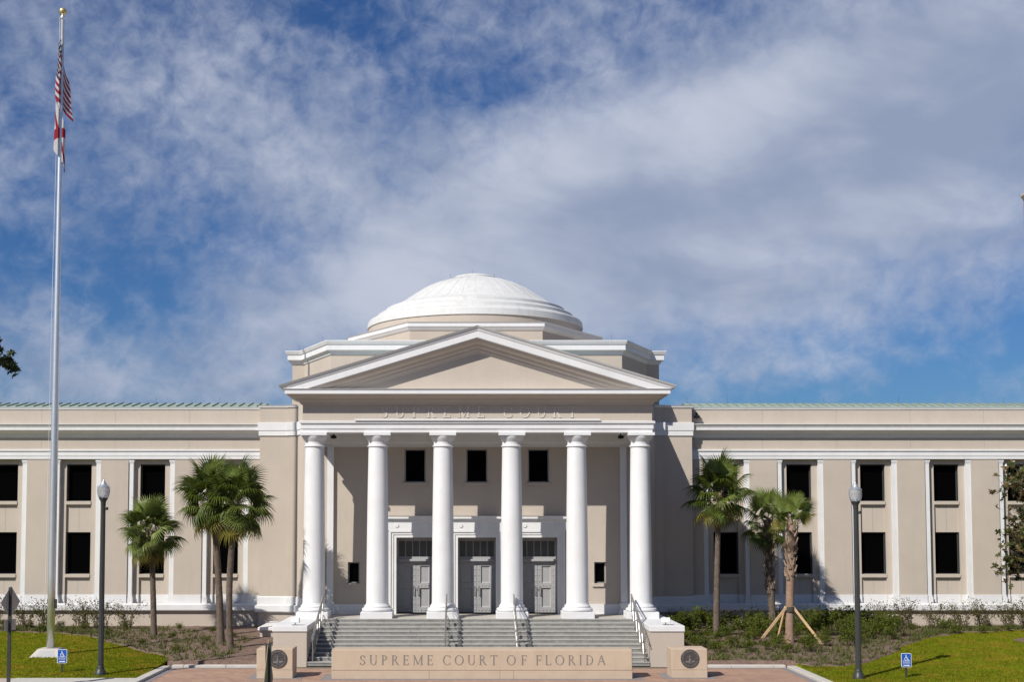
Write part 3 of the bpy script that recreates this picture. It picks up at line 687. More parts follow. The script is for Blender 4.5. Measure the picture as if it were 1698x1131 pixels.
for sx in (-1, 1):
    wm = MB()
    lo, hi = sorted((sx*XB1, sx*XWE))
    bays = sorted([sx*b for b in BX])
    wm.sheet(lo, hi, 0, ZWT, [(b-rh, b+rh, zBay0, zBay1) for b in bays], YW, YP)
    for b in bays:
        wm.sheet(b-rh, b+rh, zBay0, zBay1, [(b-wh, b+wh, zBay0-.001, win_rows[0][1])], YP, YSP)
        wm.sheet(b-wh, b+wh, zBay0, win_rows[0][1], [(b-wh, b+wh, *r) for r in win_rows], YSP, YG+.1)
        # panel joint of each spandrel
    wm.box(lo, hi, YG+.12, 20, 0, ZWT-.3)
    wg = wm.build('wing_wall', M['stucco'], CH)
    for b in bays:
        for r in win_rows:
            w = window(b-wh+.004, b+wh-.004, r[0], r[1], YG, M['frame_dark'], False, fw=.045)
            MB().cbox(b-wh+.002, b+wh-.002, YSP-.14, YG-.042, r[0]-.13, r[0]+.015, .012).build('sill', M['stucco'], w)
        for s2 in (-1, 1):
            o = link('pilaster', pm[0], CH, Matrix.Translation((b+s2*(rh-.107), 0, 0)))
            link('capital', pm[1], o); link('base', pm[2], o)
    a, b = (sx*(XWE+.05), sx*XB1)
    pw = [(a, YW), (b, YW)] if a < b else [(b, YW), (a, YW)]
    # three-step architrave over the bays
    MB().mould(pw, [(-.05, zw(761.6)), (.03, zw(761.6)), (.03, zw(757)), (.05, zw(756.4)), (.05, zw(749.2)), (.09, zw(748.6)), (.10, zw(746.4)), (.05, zw(745.6)), (-.05, zw(745.6))]).build('wing_architrave', M['white'], CH)
    # main cornice: bed, soffit, fascia, greyer gutter lip
    zo = lambda py, o: PZ(py, YW-o)
    MB().mould(pw, [(-.05, zw(726.5)), (.03, zw(726.5)), (.05, zw(724)), (.10, zw(722)), (.14, zw(719.5)), (.33, zo(715, .33)), (.37, zo(713.6, .38)), (.39, zo(713.4, .38)), (.39, zo(709.2, .39)), (-.05, zo(709.2, .39))]).build('wing_cornice', M['white'], CH)
    MB().mould(pw, [(-.05, zo(709.2, .39)+.002), (.395, zo(709.2, .39)+.002), (.42, zo(706.5, .42)), (.47, zo(704.2, .47)), (.47, zo(703, .47)), (-.05, zo(702.5, .42)+.03)]).build('gutter', M['cornice_grey'], CH)
    MB().mould(pw, [(-.3, zw(679.6)), (.03, zw(679.6)), (.05, zw(677.5)), (.08, zw(675.6)), (-.3, zw(675.6))]).build('parapet_coping', M['white'], CH)
    # base courses
    MB().mould(pw, [(-.05, zw(1003)), (.01, zw(1003)), (.01, zw(987.5)), (-.05, zw(987.5))] if False else [(-.02, zw(1004)), (.045, zw(1004)), (.045, zw(1001)), (-.02, zw(1001))]).build('base_course', M['white'], CH)
    MB().mould(pw, [(-.05, zw(1013)), (.15, zw(1013)), (.17, zw(1011.6)), (.17, zw(1003.2)), (.045, zw(1001.8)), (-.05, zw(1001.8))]).build('base_moulding', M['white'], CH)
    # white dado between the bays and inside them
    ed = [lo]+[v for q in bays for v in (q-rh, q+rh)]+[hi]
    for p0, p1 in zip(ed[::2], ed[1::2]):
        MB().box(p0, p1, YW-.035, YW+.01, zw(1003), zw(987)).build('dado', M['white'], CH)
    for q in bays:
        dd = MB().box(q-rh+.001, q-wh-.001, YP-.02, YP+.01, zBay0, zw(987)); dd.box(q+wh+.001, q+rh-.001, YP-.02, YP+.01, zBay0, zw(987)); dd.box(q-wh-.001, q+wh+.001, YSP-.02, YSP+.01, zBay0, zw(987))
        dd.build('dado', M['white'], CH)
        for r0, r1 in ((win_rows[1][1]+.03, win_rows[0][0]-.16), (zw(986), win_rows[1][0]-.16)):
            MB().box(q-.006, q+.006, YSP-.003, YSP+.001, r0, r1).build('panel_joint', M['frame'], CH)
    # metal roof with standing seams
    zr0 = zw(674.2); yr0 = YW+.15; yr1 = YW+1.75; zr1 = zr0+.30
    rf = MB(); rf.add([(lo, yr0, zr0), (hi, yr0, zr0), (hi, yr1, zr1), (lo, yr1, zr1), (hi, 16, zr0-.2), (lo, 16, zr0-.2), (lo, yr0, zr0-.2), (hi, yr0, zr0-.2)], [(0,1,2,3), (3,2,4,5), (6,7,1,0), (5,4,7,6), (0,3,5,6), (1,7,4,2)])
    ro = rf.build('roof', M['roofgreen'], CH)
    sm = MB().box(-.014, .014, 0, sqrt((yr1-yr0)**2+(zr1-zr0)**2), 0, .055).mesh('seam', M['seam'])
    x = lo+.2
    while x < hi:
        link('seam', sm, ro, Matrix.Translation((x, yr0, zr0-.004)) @ Matrix.Rotation(atan2(zr1-zr0, yr1-yr0), 4, 'X')); x += .40
    for px in ([48, 206, 259, 365] if sx < 0 else [1139, 1206, 1318, 1366, 1490, 1664]):
        X_, Z_ = P(px, 657, YW+1.6)
        MB().tube([(X_, YW+1.6, zr1-.05), (X_, YW+1.6, Z_-.05)], [.006, .004], 5).build('lightning_rod', M['lamp'], ro)
# fine vertical control joints on the parapet and frieze
for sx in (-1, 1):
    for k in range(6):
        xx = sx*(11.15+1.645+3.29*k)
        box('wall_joint', M['frame'], CH, xx-.006, xx+.006, YW-.0025, YW+.001, zw(700.5), zw(680.5))
        box('wall_joint', M['frame'], CH, xx-.006, xx+.006, YW-.0025, YW+.001, zw(745), zw(731))

# --- lettering, built from strokes
def letter_polys(ch):
    T, t = .125, .060                          # thick and thin strokes at cap height 1
    out = []
    def bar(x0, z0, x1, z1, w):
        d = Vector((x1-x0, z1-z0)).normalized(); n = Vector((-d.y, d.x))*w/2
        out.append([(x0+n.x, z0+n.y), (x0-n.x, z0-n.y), (x1-n.x, z1-n.y), (x1+n.x, z1+n.y)])
    def stem(x, z0=0, z1=1, w=T, foot=True, head=True):
        out.append([(x-w/2, z0), (x+w/2, z0), (x+w/2, z1), (x-w/2, z1)])
        if foot: out.append([(x-w/2-.085, z0), (x+w/2+.085, z0), (x+w/2+.01, z0+.055), (x-w/2-.01, z0+.055)])
        if head: out.append([(x-w/2-.01, z1-.055), (x+w/2+.01, z1-.055), (x+w/2+.085, z1), (x-w/2-.085, z1)])
    def arc(cx, cz, rx, rz, a0, a1, n=22, wt=T, wn=t):
        inner, outer = [], []
        for i in range(n+1):
            a = R(a0+(a1-a0)*i/n); w = wn+(wt-wn)*abs(cos(a))**1.5
            inner.append((cx+(rx-w)*cos(a), cz+(rz-w*.9)*sin(a))); outer.append((cx+rx*cos(a), cz+rz*sin(a)))
        for i in range(n): out.append([inner[i], outer[i], outer[i+1], inner[i+1]] if a1 > a0 else [outer[i], inner[i], inner[i+1], outer[i+1]])
    def tick(x, z0, z1, w=.055): out.append([(x-w/2, z0), (x+w/2, z0), (x+w/2, z1), (x-w/2, z1)])
    wd = .7
    if ch == 'S':
        arc(.30, .745, .25, .255, 20, 270, 20); arc(.30, .255, .27, .255, -160, 90, 20); tick(.535, .70, .93); tick(.04, .06, .30); wd = .58
    elif ch == 'U':
        stem(.13, .34, 1, T, False); stem(.67, .34, 1, t+.01, False); arc(.40, .36, .3325, .37, 180, 360, 22); wd = .80
    elif ch == 'P': stem(.14); arc(.24, .74, .33, .26, -90, 90); bar(.14, .97, .26, .97, t); bar(.14, .51, .26, .51, t); wd = .60
    elif ch == 'R':
        stem(.14); arc(.24, .75, .32, .25, -90, 90); bar(.14, .97, .26, .97, t); bar(.14, .53, .30, .53, t); bar(.33, .54, .66, .03, T*.95); out.append([(.56, 0), (.78, 0), (.74, .05), (.60, .05)]); wd = .74
    elif ch in 'EF':
        stem(.14); bar(.14, .97, .56, .97, t); bar(.14, .52, .48, .52, t); tick(.55, .80, 1.0); tick(.47, .42, .63)
        if ch == 'E': bar(.14, .03, .60, .03, t); tick(.59, 0, .21)
        wd = .62 if ch == 'E' else .58
    elif ch == 'M':
        stem(.12, 0, 1, t, True, False); stem(.88, 0, 1, T, True, False); bar(.12, .98, .50, .06, T*.95); bar(.50, .04, .88, .98, t)
        out.append([(.0, .95), (.16, .95), (.16, 1), (.0, 1)]); out.append([(.84, .95), (1.0, .95), (1.0, 1), (.84, 1)]); wd = 1.0
    elif ch == 'C': arc(.50, .5, .44, .51, 48, 312, 30); tick(.80, .70, .94); tick(.80, .08, .26, .045); wd = .86
    elif ch == 'O': arc(.48, .5, .46, .51, 0, 360, 40); wd = .96
    elif ch == 'T': stem(.38, 0, 1, T, True, False); bar(.02, .97, .74, .97, t); tick(.03, .78, 1.0); tick(.73, .78, 1.0); wd = .76
    elif ch == 'L': stem(.14); bar(.14, .03, .60, .03, t); tick(.59, 0, .24); wd = .63
    elif ch == 'I': stem(.15); wd = .30
    elif ch == 'D': stem(.14); arc(.30, .5, .46, .50, -90, 90, 26); bar(.14, .97, .32, .97, t); bar(.14, .03, .32, .03, t); wd = .80
    elif ch == 'A':
        bar(.10, .02, .42, .98, t); bar(.40, .98, .76, .02, T); bar(.20, .36, .62, .36, t*.9)
        out.append([(.0, 0), (.20, 0), (.16, .05), (.04, .05)]); out.append([(.64, 0), (.90, 0), (.85, .05), (.69, .05)]); wd = .88
    return out, wd
_lm = {}
def letter_mesh(ch, m, depth, thick=1.0):
    if (ch, m.name) in _lm: return _lm[(ch, m.name)]
    po, wd = letter_polys(ch); mb = MB()
    for i, p in enumerate(po):
        e = depth*(1+.0012*(i % 40))           # tiny steps so strokes never lie flush
        mb.xz(p, -e, 0)
    _lm[(ch, m.name)] = (mb.mesh('letter', m), wd); return _lm[(ch, m.name)]
def inscription(words, Y, z0, z1, m, depth, parent, track=.24):
    h = z1-z0
    for wrd, xa, xb in words:
        data = [letter_mesh(c, m, depth) for c in wrd]
        tot = sum(d[1] for d in data); gap = ((xb-xa)-tot*h)/(len(wrd)-1) if len(wrd) > 1 else 0
        sx = 1.0
        if gap < .08*h: sx = ((xb-xa)-.1*h*(len(wrd)-1))/(tot*h); gap = .1*h
        x = xa
        for c, (me, w) in zip(wrd, data):
            o = link('letter', me, parent); o.matrix_world = Matrix.Translation((x, Y, z0)) @ Matrix.Diagonal((h*sx, 1, h, 1)); x += w*h*sx+gap
yl = YE+.010
inscription([('SUPREME', PX(632, 683, yl), PX(803, 683, yl)), ('COURT', PX(834, 683, yl), PX(956, 683, yl))], yl, PZ(692.6, yl), PZ(674.2, yl), M['metal_letter'], .022, fr)

# ================================================================== FORECOURT THINGS
def wall_sign():
    X0, _ = P(547.5, 1126, -8.62); X1, _ = P(1051.5, 1126, -8.62); y = G(700, 1126.8)[1]
    zt = PZ(1078.4, y); zm = PZ(1112, y)
    o = empty('name_wall', ((X0+X1)/2, y, 0)); w = (X1-X0)/2; D = .98
    tag(o, 'long low sandstone wall carved SUPREME COURT OF FLORIDA before the steps', 'sign')
    js = [-w, -w*.35, w*.12, w*.21, w]
    for a, b in zip(js, js[1:]):
        MB().cbox(a+.0025, b-.0025, .0, D, .0, zm-.005, .006).build('base_block', M['sand'], o)
    js = [-w, w]
    for a, b in zip(js, js[1:]):
        MB().cbox(a+.001, b-.001, -.012, D+.012, zm, zt, .018).build('face_block', M['sand'], o)
    X = lambda px: PX(px, 1095, y)-(X0+X1)/2
    inscription([('SUPREME', X(596.5), X(718)), ('COURT', X(733.5), X(825)), ('OF', X(840), X(873.5)), ('FLORIDA', X(888.5), X(1004.5))],
                -.0125, PZ(1103.6, y), PZ(1087.4, y), M['cut_shade'], .004, o)
    MB().box(-w-.35, w+.35, -.35, D+.35, -.02, .008).build('paver_border', M['paver'], o)
    return o
wall_sign()
def seal_block(xl, xr, cx, cy, label):
    y = G(xl, 1125)[1]; X0 = PX(xl, 1100, y); X1 = PX(xr, 1100, y); zt = PZ(1076.6, y); zm = PZ(1111.5, y)
    o = empty('seal_block', ((X0+X1)/2, y, 0)); w = (X1-X0)/2; D = 1.0
    tag(o, label, 'pedestal', 'sandstone seal blocks')
    MB().cbox(-w, w, 0, D, 0, zm-.004, .006).build('base_block', M['sand'], o)
    MB().cbox(-w-.006, w+.006, -.006, D+.006, zm, zt, .018).build('face_block', M['sand'], o)
    sx, sz = P(cx, cy, y); sx -= (X0+X1)/2; r = .305
    sl = MB().lathe([(r, 0), (r, .022), (r-.012, .032), (r-.022, .03), (r-.026, .024), (.212, .024), (.207, .034), (.198, .034), (.192, .022), (.0, .022)], 48).build('seal', M['bronze'], o, 30)
    sl.location = (sx, -.007, sz); sl.rotation_euler = (pi/2, 0, 0)
    for k in range(34):                        # raised marks of the worn lettering round the rim
        a = 2*pi*(k+.5)/34
        if k % 7 == 3: continue
        q = MB().box(-.011, .011, -.024, .024, .022, .031)
        if k % 2: q.box(-.018, .018, -.004, .004, .022, .0305)
        b = q.build('rim_mark', M['bronze_light'], sl); b.matrix_local = Matrix.Rotation(a, 4, 'Z') @ Matrix.Translation((0, .244, 0))
    # relief inside: an upright figure with robe, rays behind, a low shore line
    rl = MB()
    for k in range(13):
        a = R(10+160*k/12); rl.xz([(0, 0)]*0 or [(.05*cos(a)-.004, .05*sin(a)), (.05*cos(a)+.004, .05*sin(a)), (.16*cos(a), .16*sin(a))], 0, .01)
    v = [(x, z, .024+yy*.4) for x, yy, z in rl.v]; rel = MB().add(v, rl.f)
    rel.add([(-.05,-.16,.022),(.05,-.16,.022),(.03,.0,.036),(.0,.05,.040),(-.03,.0,.036),(0,-.09,.046)], [(0,1,5),(1,2,5),(2,3,5),(3,4,5),(4,0,5)])
    rel.add([(-.17,-.09,.022),(.17,-.07,.022),(.14,-.12,.03),(-.13,-.13,.03)], [(3,2,1,0)])
    rel.lathe([(.0, .05), (.024, .045), (.03, .03), (.02, .02)], 10, (0, .068, 0), cap=False)
    rel.build('relief', M['bronze_light'], sl)
    MB().box(-w-.3, w+.3, -.28, D+.28, -.02, .008).build('paver_border', M['paver'], o)
seal_block(425.7, 485.4, 460.8, 1093.2, 'left sandstone block with round bronze seal, half hidden by sign post')
seal_block(1114, 1172.9, 1143.9, 1092.8, 'right sandstone block with round dark bronze seal in full view')

# --- handrails on the steps
def handrail(x, label, lean_end=True):
    o = empty('handrail', (x, YST, 0)); tag(o, label, 'handrail', 'steel stair handrails')
    n = 5; top = []; y0, y1 = .05, -.55-YST
    slope = (ZF-rise)/(y1-y0); base = lambda y: max(rise*.5, min(ZF, rise+slope*(y-.0)))
    hgt = .93
    pts = [(0, y0-.33, base(y0)+hgt-.20), (0, y0-.30, base(y0)+hgt-.12)]+[(0, y0+(y1-y0)*t, base(y0+(y1-y0)*t)+hgt) for t in (0, .25, .5, .75, 1)]
    MB().tube(pts, .032, 8).build('top_rail', M['steel'], o, 40)
    MB().tube([(0, y, z-.16) for _, y, z in pts[2:]], .018, 6).build('mid_rail', M['steel'], o, 40)
    for k in range(n):
        y = y0+(y1-y0)*k/(n-1); st = int(max(0, min(NR, math.floor((y)/run)+1)))*rise
        w = .035
        MB().box(-w/2, w/2, y-w, y+w, max(0, st-.02), base(y)+hgt-.02).build('post', M['steel'], o)
        if k < n-1:                            # slanted decorative bars between the posts
            ya = y+(y1-y0)/(n-1)*.28; yb = y+(y1-y0)/(n-1)*.72
            MB().tube([(0, ya, base(ya)+.16), (0, yb, base(yb)+hgt-.17)], .012, 5).build('brace', M['steel'], o)
            MB().tube([(0, yb, base(yb)+.16), (0, ya, base(ya)+hgt-.17)], .012, 5).build('brace', M['steel'], o)
    MB().tube([(0, y0+.02, base(y0)+.16), (0, y1, base(y1)+.16)], .018, 6).build('bottom_rail', M['steel'], o, 40)
handrail(-5.98, 'steel handrail against the left cheek wall of the steps')
handrail(PX(739, 1060, -3), 'steel handrail standing mid steps, left of centre')
handrail(PX(857, 1060, -3)-.02, 'steel handrail standing mid steps, right of centre')
handrail(5.98, 'steel handrail against the right cheek wall of the steps')

# --- small floodlights on the cheek walls
for (px, py, lab) in ((491, 1036.5, 'small white floodlight on the left cheek wall'), (1102, 1036, 'small white floodlight on the right cheek wall')):
    D = (CZ-ZF)*FPX/(py-HOR); y = D+CY; x = CX+(px-VPX)*D/FPX
    o = empty('floodlight', (x, y, ZF)); tag(o, lab, 'floodlight', 'floodlights on the cheek walls')
    MB().cbox(-.16, .16, -.02, .16, .10, .27, .015).build('housing', M['white'], o)
    MB().box(-.145, .145, -.026, -.021, .12, .25).build('lens', M['signwhite'], o)
    b = MB().box(-.02, .02, .04, .08, 0, .10); b.cbox(-.10, .10, -.02, .12, 0, .03, .005); b.build('bracket', M['steel'], o)
# security cameras
def sec_cam(x, y, z, lab):
    o = empty('security_camera', (x, y, z)); tag(o, lab, 'camera', 'black security cameras')
    MB().cbox(-.11, .11, -.22, .06, -.11, .0, .02).build('housing', M['black'], o)
    MB().lathe([(.05, 0), (.05, .03)], 12, (0, -.1, -.13)).build('lens', M['black'], o)
    MB().box(-.03, .03, -.03, .03, .0, .14).build('bracket', M['black'], o)
x, z = P(553.5, 728, .9); sec_cam(x, .9, ZCEIL-.14, 'black security camera under the porch ceiling by leftmost column')
x, z = P(1029, 727, .9); sec_cam(x, .9, ZCEIL-.14, 'small camera under the porch ceiling by rightmost column')
x, z = P(1155, 689.5, YW-.06); sec_cam(x, YW-.05, z, 'black security camera on right wing parapet beside the pier')

# --- lamps
def lamp(px, pyb, pyt, pyg0, pyg1, label):
    X, Y, z = G(px, pyb); s = FPX/(Y-CY); H = PZ(pyt, Y)-z
    o = empty('lamp_post', (X, Y, z)); tag(o, label, 'street lamp', 'acorn lamp posts')
    g1 = PZ(pyg1, Y)-z; g0 = PZ(pyg0, Y)-z
    MB().lathe([(.20, -.02), (.20, .04), (.19, .09), (.175, .14), (.14, .20), (.115, .26), (.12, .30), (.105, .33)], 20).build('base', M['lamp'], o, 35)
    fl = MB(); n = 24; vs = []
    hs = [.32, .8, 1.6, 2.6, 3.6, 4.6, g0-.25]
    for i, h in enumerate(hs):
        r = .098-.022*i/(len(hs)-1)
        for k in range(n):
            rr = r*(1 if k % 2 else .90); vs.append((rr*cos(2*pi*k/n), rr*sin(2*pi*k/n), h))
    fl.add(vs, [(j*n+k, j*n+(k+1)%n, (j+1)*n+(k+1)%n, (j+1)*n+k) for j in range(len(hs)-1) for k in range(n)]).build('pole', M['lamp'], o)
    MB().lathe([(.075, g0-.26), (.085, g0-.24), (.08, g0-.18), (.10, g0-.10), (.135, g0-.05), (.15, g0-.03), (.15, g0)], 20).build('collar', M['lamp'], o, 35)
    MB().lathe([(.045, -.05), (.055, -.03), (.055, .03), (.045, .05)], 10, (.115, 0, g0-.36)).build('photocell', M['lamp'], o, 35)
    gh = g1-g0
    MB().lathe([(.13, g0+.001), (.165, g0+.05*gh), (.195, g0+.3*gh), (.213, g0+.62*gh), (.21, g0+.85*gh), (.20, g1)], 28).build('globe', M['globe'], o, True)
    MB().lathe([(.05, g0+.02), (.04, g0+.45*gh), (.03, g0+.5*gh)], 10).build('bulb_holder', M['signwhite'], o, 40)
    MB().lathe([(.215, g1), (.215, g1+.015), (.15, g1+.06), (.09, g1+.13), (.075, g1+.18), (.04, g1+.21), (.02, g1+.26), (.028, g1+.285), (.012, H)], 24).build('cap', M['alu_pole'], o, 35)
lamp(166.5, 1121.5, 795, 826, 808.5, 'dark fluted lamp post with acorn globe beside the flagpole')
lamp(1424, 1128, 800, 832, 813, 'dark fluted lamp post with acorn globe on the right lawn')

# --- flagpole and flags
FX, FY, Fz = G(83.5, 1089); 
fp = tag(empty('flagpole', (FX, FY, Fz)), 'tall tapered aluminium flagpole with gold ball on the left lawn', 'flagpole')
FH = PZ(31, FY)-Fz
MB().lathe([(.142, .1), (.140, 3), (.131, 9), (.107, 15), (.080, 20), (.060, FH)], 24).build('pole', M['alu_pole'], fp, True)
b0, b1, bh = .68, .36, .30
pb = MB().add([(-b0,-b0,-.1),(b0,-b0,-.1),(b0,b0,-.1),(-b0,b0,-.1),(-b1,-b1,bh),(b1,-b1,bh),(b1,b1,bh),(-b1,b1,bh)], [(0,3,2,1),(4,5,6,7),(0,1,5,4),(1,2,6,5),(2,3,7,6),(3,0,4,7)]).build('footing', M['concrete'], fp)
sl = (b0-b1)/(bh+.1)
pq = [(-.36, .03), (.36, .03), (.26, .24), (-.26, .24)]
MB().add([(x, -(b0-(z+.1)*sl)-.006, z) for x, z in pq]+[(x, -(b0-(z+.1)*sl)+.01, z) for x, z in pq], [(0,1,2,3), (0,4,5,1), (1,5,6,2), (2,6,7,3), (3,7,4,0)]).build('plaque', M['steel'], fp)
MB().lathe([(.07, FH-.0), (.10, FH+.03), (.10, FH+.09), (.05, FH+.11), (.045, FH+.16)], 16).build('truck', M['alu_pole'], fp, 40)
MB().lathe([(.145*sin(pi*k/12)+.001, FH+.30-.145*cos(pi*k/12)) for k in range(13)], 20).build('ball', M['gold'], fp, True)
MB().tube([(-.09, -.05, FH+.05), (-.15, -.12, 14), (-.19, -.15, 1.6)], .008, 4).build('halyard', M['signwhite'], fp)
MB().cbox(.14, .20, -.05, .05, 1.75, 2.1, .01).build('cleat_box', M['lamp'], fp)

def flag_mat(name, kind):
    m = bpy.data.materials.new(name); m.use_nodes = True; t = m.node_tree; b = t.nodes['Principled BSDF']; b.inputs['Roughness'].default_value = .85
    uv = N(t, 'ShaderNodeUVMap'); sp = N(t, 'ShaderNodeSeparateXYZ'); t.links.new(uv.outputs[0], sp.inputs[0]); u, v = sp.outputs[0], sp.outputs[1]
    mm = lambda op, a, b_=None: wmath(op, a, b_, tree=t)
    def mix(f, a, c):
        x = N(t, 'ShaderNodeMix', data_type='RGBA'); t.links.new(f, x.inputs[0])
        for i, q in ((6, a), (7, c)):
            if isinstance(q, tuple): x.inputs[i].default_value = (*q, 1)
            else: t.links.new(q, x.inputs[i])
        return x.outputs[2]
    red, white, navy = (.33, .008, .025), (.62, .61, .61), (.008, .013, .05)
    if kind == 'stripes':
        s = mm('LESS_THAN', mm('MODULO', mm('MULTIPLY', v, 13), 2), 1)
        col = mix(s, white, red)
        can = mm('MULTIPLY', mm('LESS_THAN', u, .4), mm('LESS_THAN', v, .5385))
        gx = mm('SUBTRACT', mm('FRACT', mm('MULTIPLY', u, 15)), .5); gy = mm('SUBTRACT', mm('FRACT', mm('MULTIPLY', v, 10)), .5)
        st = mm('LESS_THAN', mm('ADD', mm('MULTIPLY', gx, gx), mm('MULTIPLY', gy, gy)), .07)
        col = mix(can, col, mix(st, navy, white))
    else:
        d = mm('MINIMUM', mm('ABSOLUTE', mm('SUBTRACT', u, v)), mm('ABSOLUTE', mm('SUBTRACT', mm('ADD', u, v), 1)))
        col = mix(mm('LESS_THAN', d, .11), white, red)
    t.links.new(col, b.inputs['Base Color'])
    tr = N(t, 'ShaderNodeBsdfTranslucent'); t.links.new(col, tr.inputs[0]); ms = N(t, 'ShaderNodeMixShader'); ms.inputs[0].default_value = .3
    t.links.new(b.outputs[0], ms.inputs[1]); t.links.new(tr.outputs[0], ms.inputs[2]); t.links.new(ms.outputs[0], t.nodes['Material Output'].inputs[0])
    return m
def flag(name, ztop, H, Lf, fn, m, label):
    nu, nv = 60, 30; vs = []; uvs = []
    for j in range(nv+1):
        for i in range(nu+1):
            u, v = i/nu, j/nv; vs.append(fn(u, v, ztop, H, Lf)); uvs.append((u, v))
    n1 = nu+1
    me = bpy.data.meshes.new(name); me.from_pydata(vs, [], [(j*n1+i, j*n1+i+1, (j+1)*n1+i+1, (j+1)*n1+i) for j in range(nv) for i in range(nu)])
    ul = me.uv_layers.new(name='UVMap')
    for l in me.loops: ul.data[l.index].uv = uvs[l.vertex_index]
    me.polygons.foreach_set('use_smooth', [True]*len(me.polygons)); me.materials.append(m)
    o = link(name, me); o.location = (FX, FY, 0); tag(o, label, 'flag'); return o
def us(u, v, zt, H, Lf):
    # limp: a first fold hangs left of the pole, the fly end slides down and spreads to the right
    z = zt-v*H*(1-.25*u)-1.55*u**1.15-.05*sin(v*5)
    if u < .45: x = -.17*sin(pi*u/.45)*(.55+.6*v); y = -.13-.10*u
    else:
        t = (u-.45)/.55; x = .05*t+.34*t**2.0*(.55+.45*v)+.02*sin(t*6+v*2)*t; y = -.05+.24*t+.03*sin(t*6+v)
    return (x+.02*sin(v*7), y, z)
def fl(u, v, zt, H, Lf):
    z = zt-v*H*(1-.3*u)-1.75*u**1.1
    if u < .5: x = -.19*sin(pi*u/.5)*(.7+.3*v)-.02; y = -.12-.08*u
    else:
        t = (u-.5)/.5; x = -.02+.21*sin(t*pi*.62)-.05*t; y = -.12+.24*t+.05*sin(t*10)
    return (x, y, z)
zt1 = PZ(66, FY); zt2 = PZ(148, FY)
flag('national_flag', zt1, 2.15, 2.35, us, flag_mat('flag_stripes', 'stripes'), 'limp red and white striped flag with blue canton near flagpole top')
flag('state_flag', zt2, 2.1, 2.35, fl, flag_mat('flag_saltire', 'saltire'), 'limp white flag with red diagonal cross below the striped flag')

# --- access signs
def text_mesh(txt, m, size, depth=.002):
    cu = bpy.data.curves.new('t', 'FONT'); cu.body = txt; cu.size = size; cu.align_x = 'CENTER'; cu.extrude = depth; cu.resolution_u = 2
    ob = bpy.data.objects.new('t', cu); C.objects.link(ob)
    me = bpy.data.meshes.new_from_object(ob.evaluated_get(bpy.context.evaluated_depsgraph_get())); bpy.data.objects.remove(ob)
    me.materials.clear(); me.materials.append(m); return me
def access_sign(px, pyb, y0, y1, xl, xr, label, post_m, arrow_right):
    X, Y, z = G(px, pyb); s = FPX/(Y-CY)
    o = empty('access_sign', (X, Y, z)); tag(o, label, 'sign', 'blue wheelchair access signs')
    w = (xr-xl)/s/2; zb_, zt_ = PZ(y1, Y)-z, PZ(y0, Y)-z
    MB().box(-.028, .028, .008, .05, -.1, zt_-.03).build('post', post_m, o)
    def rr(w, z0, z1, r):
        p = []
        for cx, cz, a0 in ((w-r, z0+r, -90), (w-r, z1-r, 0), (-w+r, z1-r, 90), (-w+r, z0+r, 180)):
            p += [(cx+r*cos(R(a0+a)), cz+r*sin(R(a0+a))) for a in (0, 30, 60, 90)]
        return p
    pl = MB().xz(rr(w, zb_, zt_, .03), -.002, .006).build('plate', M['signwhite'], o)
    MB().xz(rr(w-.014, zb_+.014, zt_-.014, .022), -.005, -.0021).build('blue_panel', M['signblue'], o)
    # wheelchair pictogram
    g = MB(); h = zt_-zb_; cz = zb_+h*.66; u = h*.36; y = -.0075
    def strip(pts, wd):
        for (a, b), (c, d) in zip(pts, pts[1:]):
            dv = Vector((c-a, d-b)).normalized(); n = Vector((-dv.y, dv.x))*wd/2
            g.xz([(a+n.x, b+n.y), (a-n.x, b-n.y), (c-n.x, d-n.y), (c+n.x, d+n.y)], y, y+.002)
    strip([(-.05*u+.30*u*cos(R(a)), cz-.18*u+.30*u*sin(R(a))) for a in range(105, 345, 15)], .085*u)
    strip([(-.06*u, cz+.42*u), (-.02*u, cz-.02*u), (.22*u, cz-.04*u), (.36*u, cz-.40*u), (.48*u, cz-.36*u)], .11*u)
    strip([(-.04*u, cz+.18*u), (.20*u, cz+.16*u)], .09*u)
    g.xz([(-.06*u+.095*u*cos(k*pi/6), cz+.54*u+.095*u*sin(k*pi/6)) for k in range(12)], y, y+.002)
    g.build('wheelchair_symbol', M['signwhite'], o)
    for k, tx in enumerate(('ACCESSIBLE', 'ENTRANCE')):
        b = link('lettering', text_mesh(tx, M['signwhite'], .062), o); b.location = (0, -.0075, zb_+h*(.40-.145*k)); b.rotation_euler = (pi/2, 0, 0)
        b.scale = (.72, 1, 1)
    a = MB(); zc_ = zb_+h*.125; k = 1 if arrow_right else -1
    a.xz([(-.10, zc_-.013), (.06, zc_-.013), (.06, zc_+.013), (-.10, zc_+.013)], -.0075, -.0055)
    a.xz([(.06, zc_-.03), (.11, zc_), (.06, zc_+.03)], -.0072, -.0055)
    a.build('arrow', M['signwhite'], o)
access_sign(102.5, 1117.5, 1077.5, 1100.5, 94.5, 110.5, 'small blue access sign between flagpole and left lamp post', M['lamp'], True)
access_sign(1503.5, 1126.5, 1084, 1107, 1496.3, 1513, 'small blue access sign with arrow on the right lawn', M['lamp'], True)

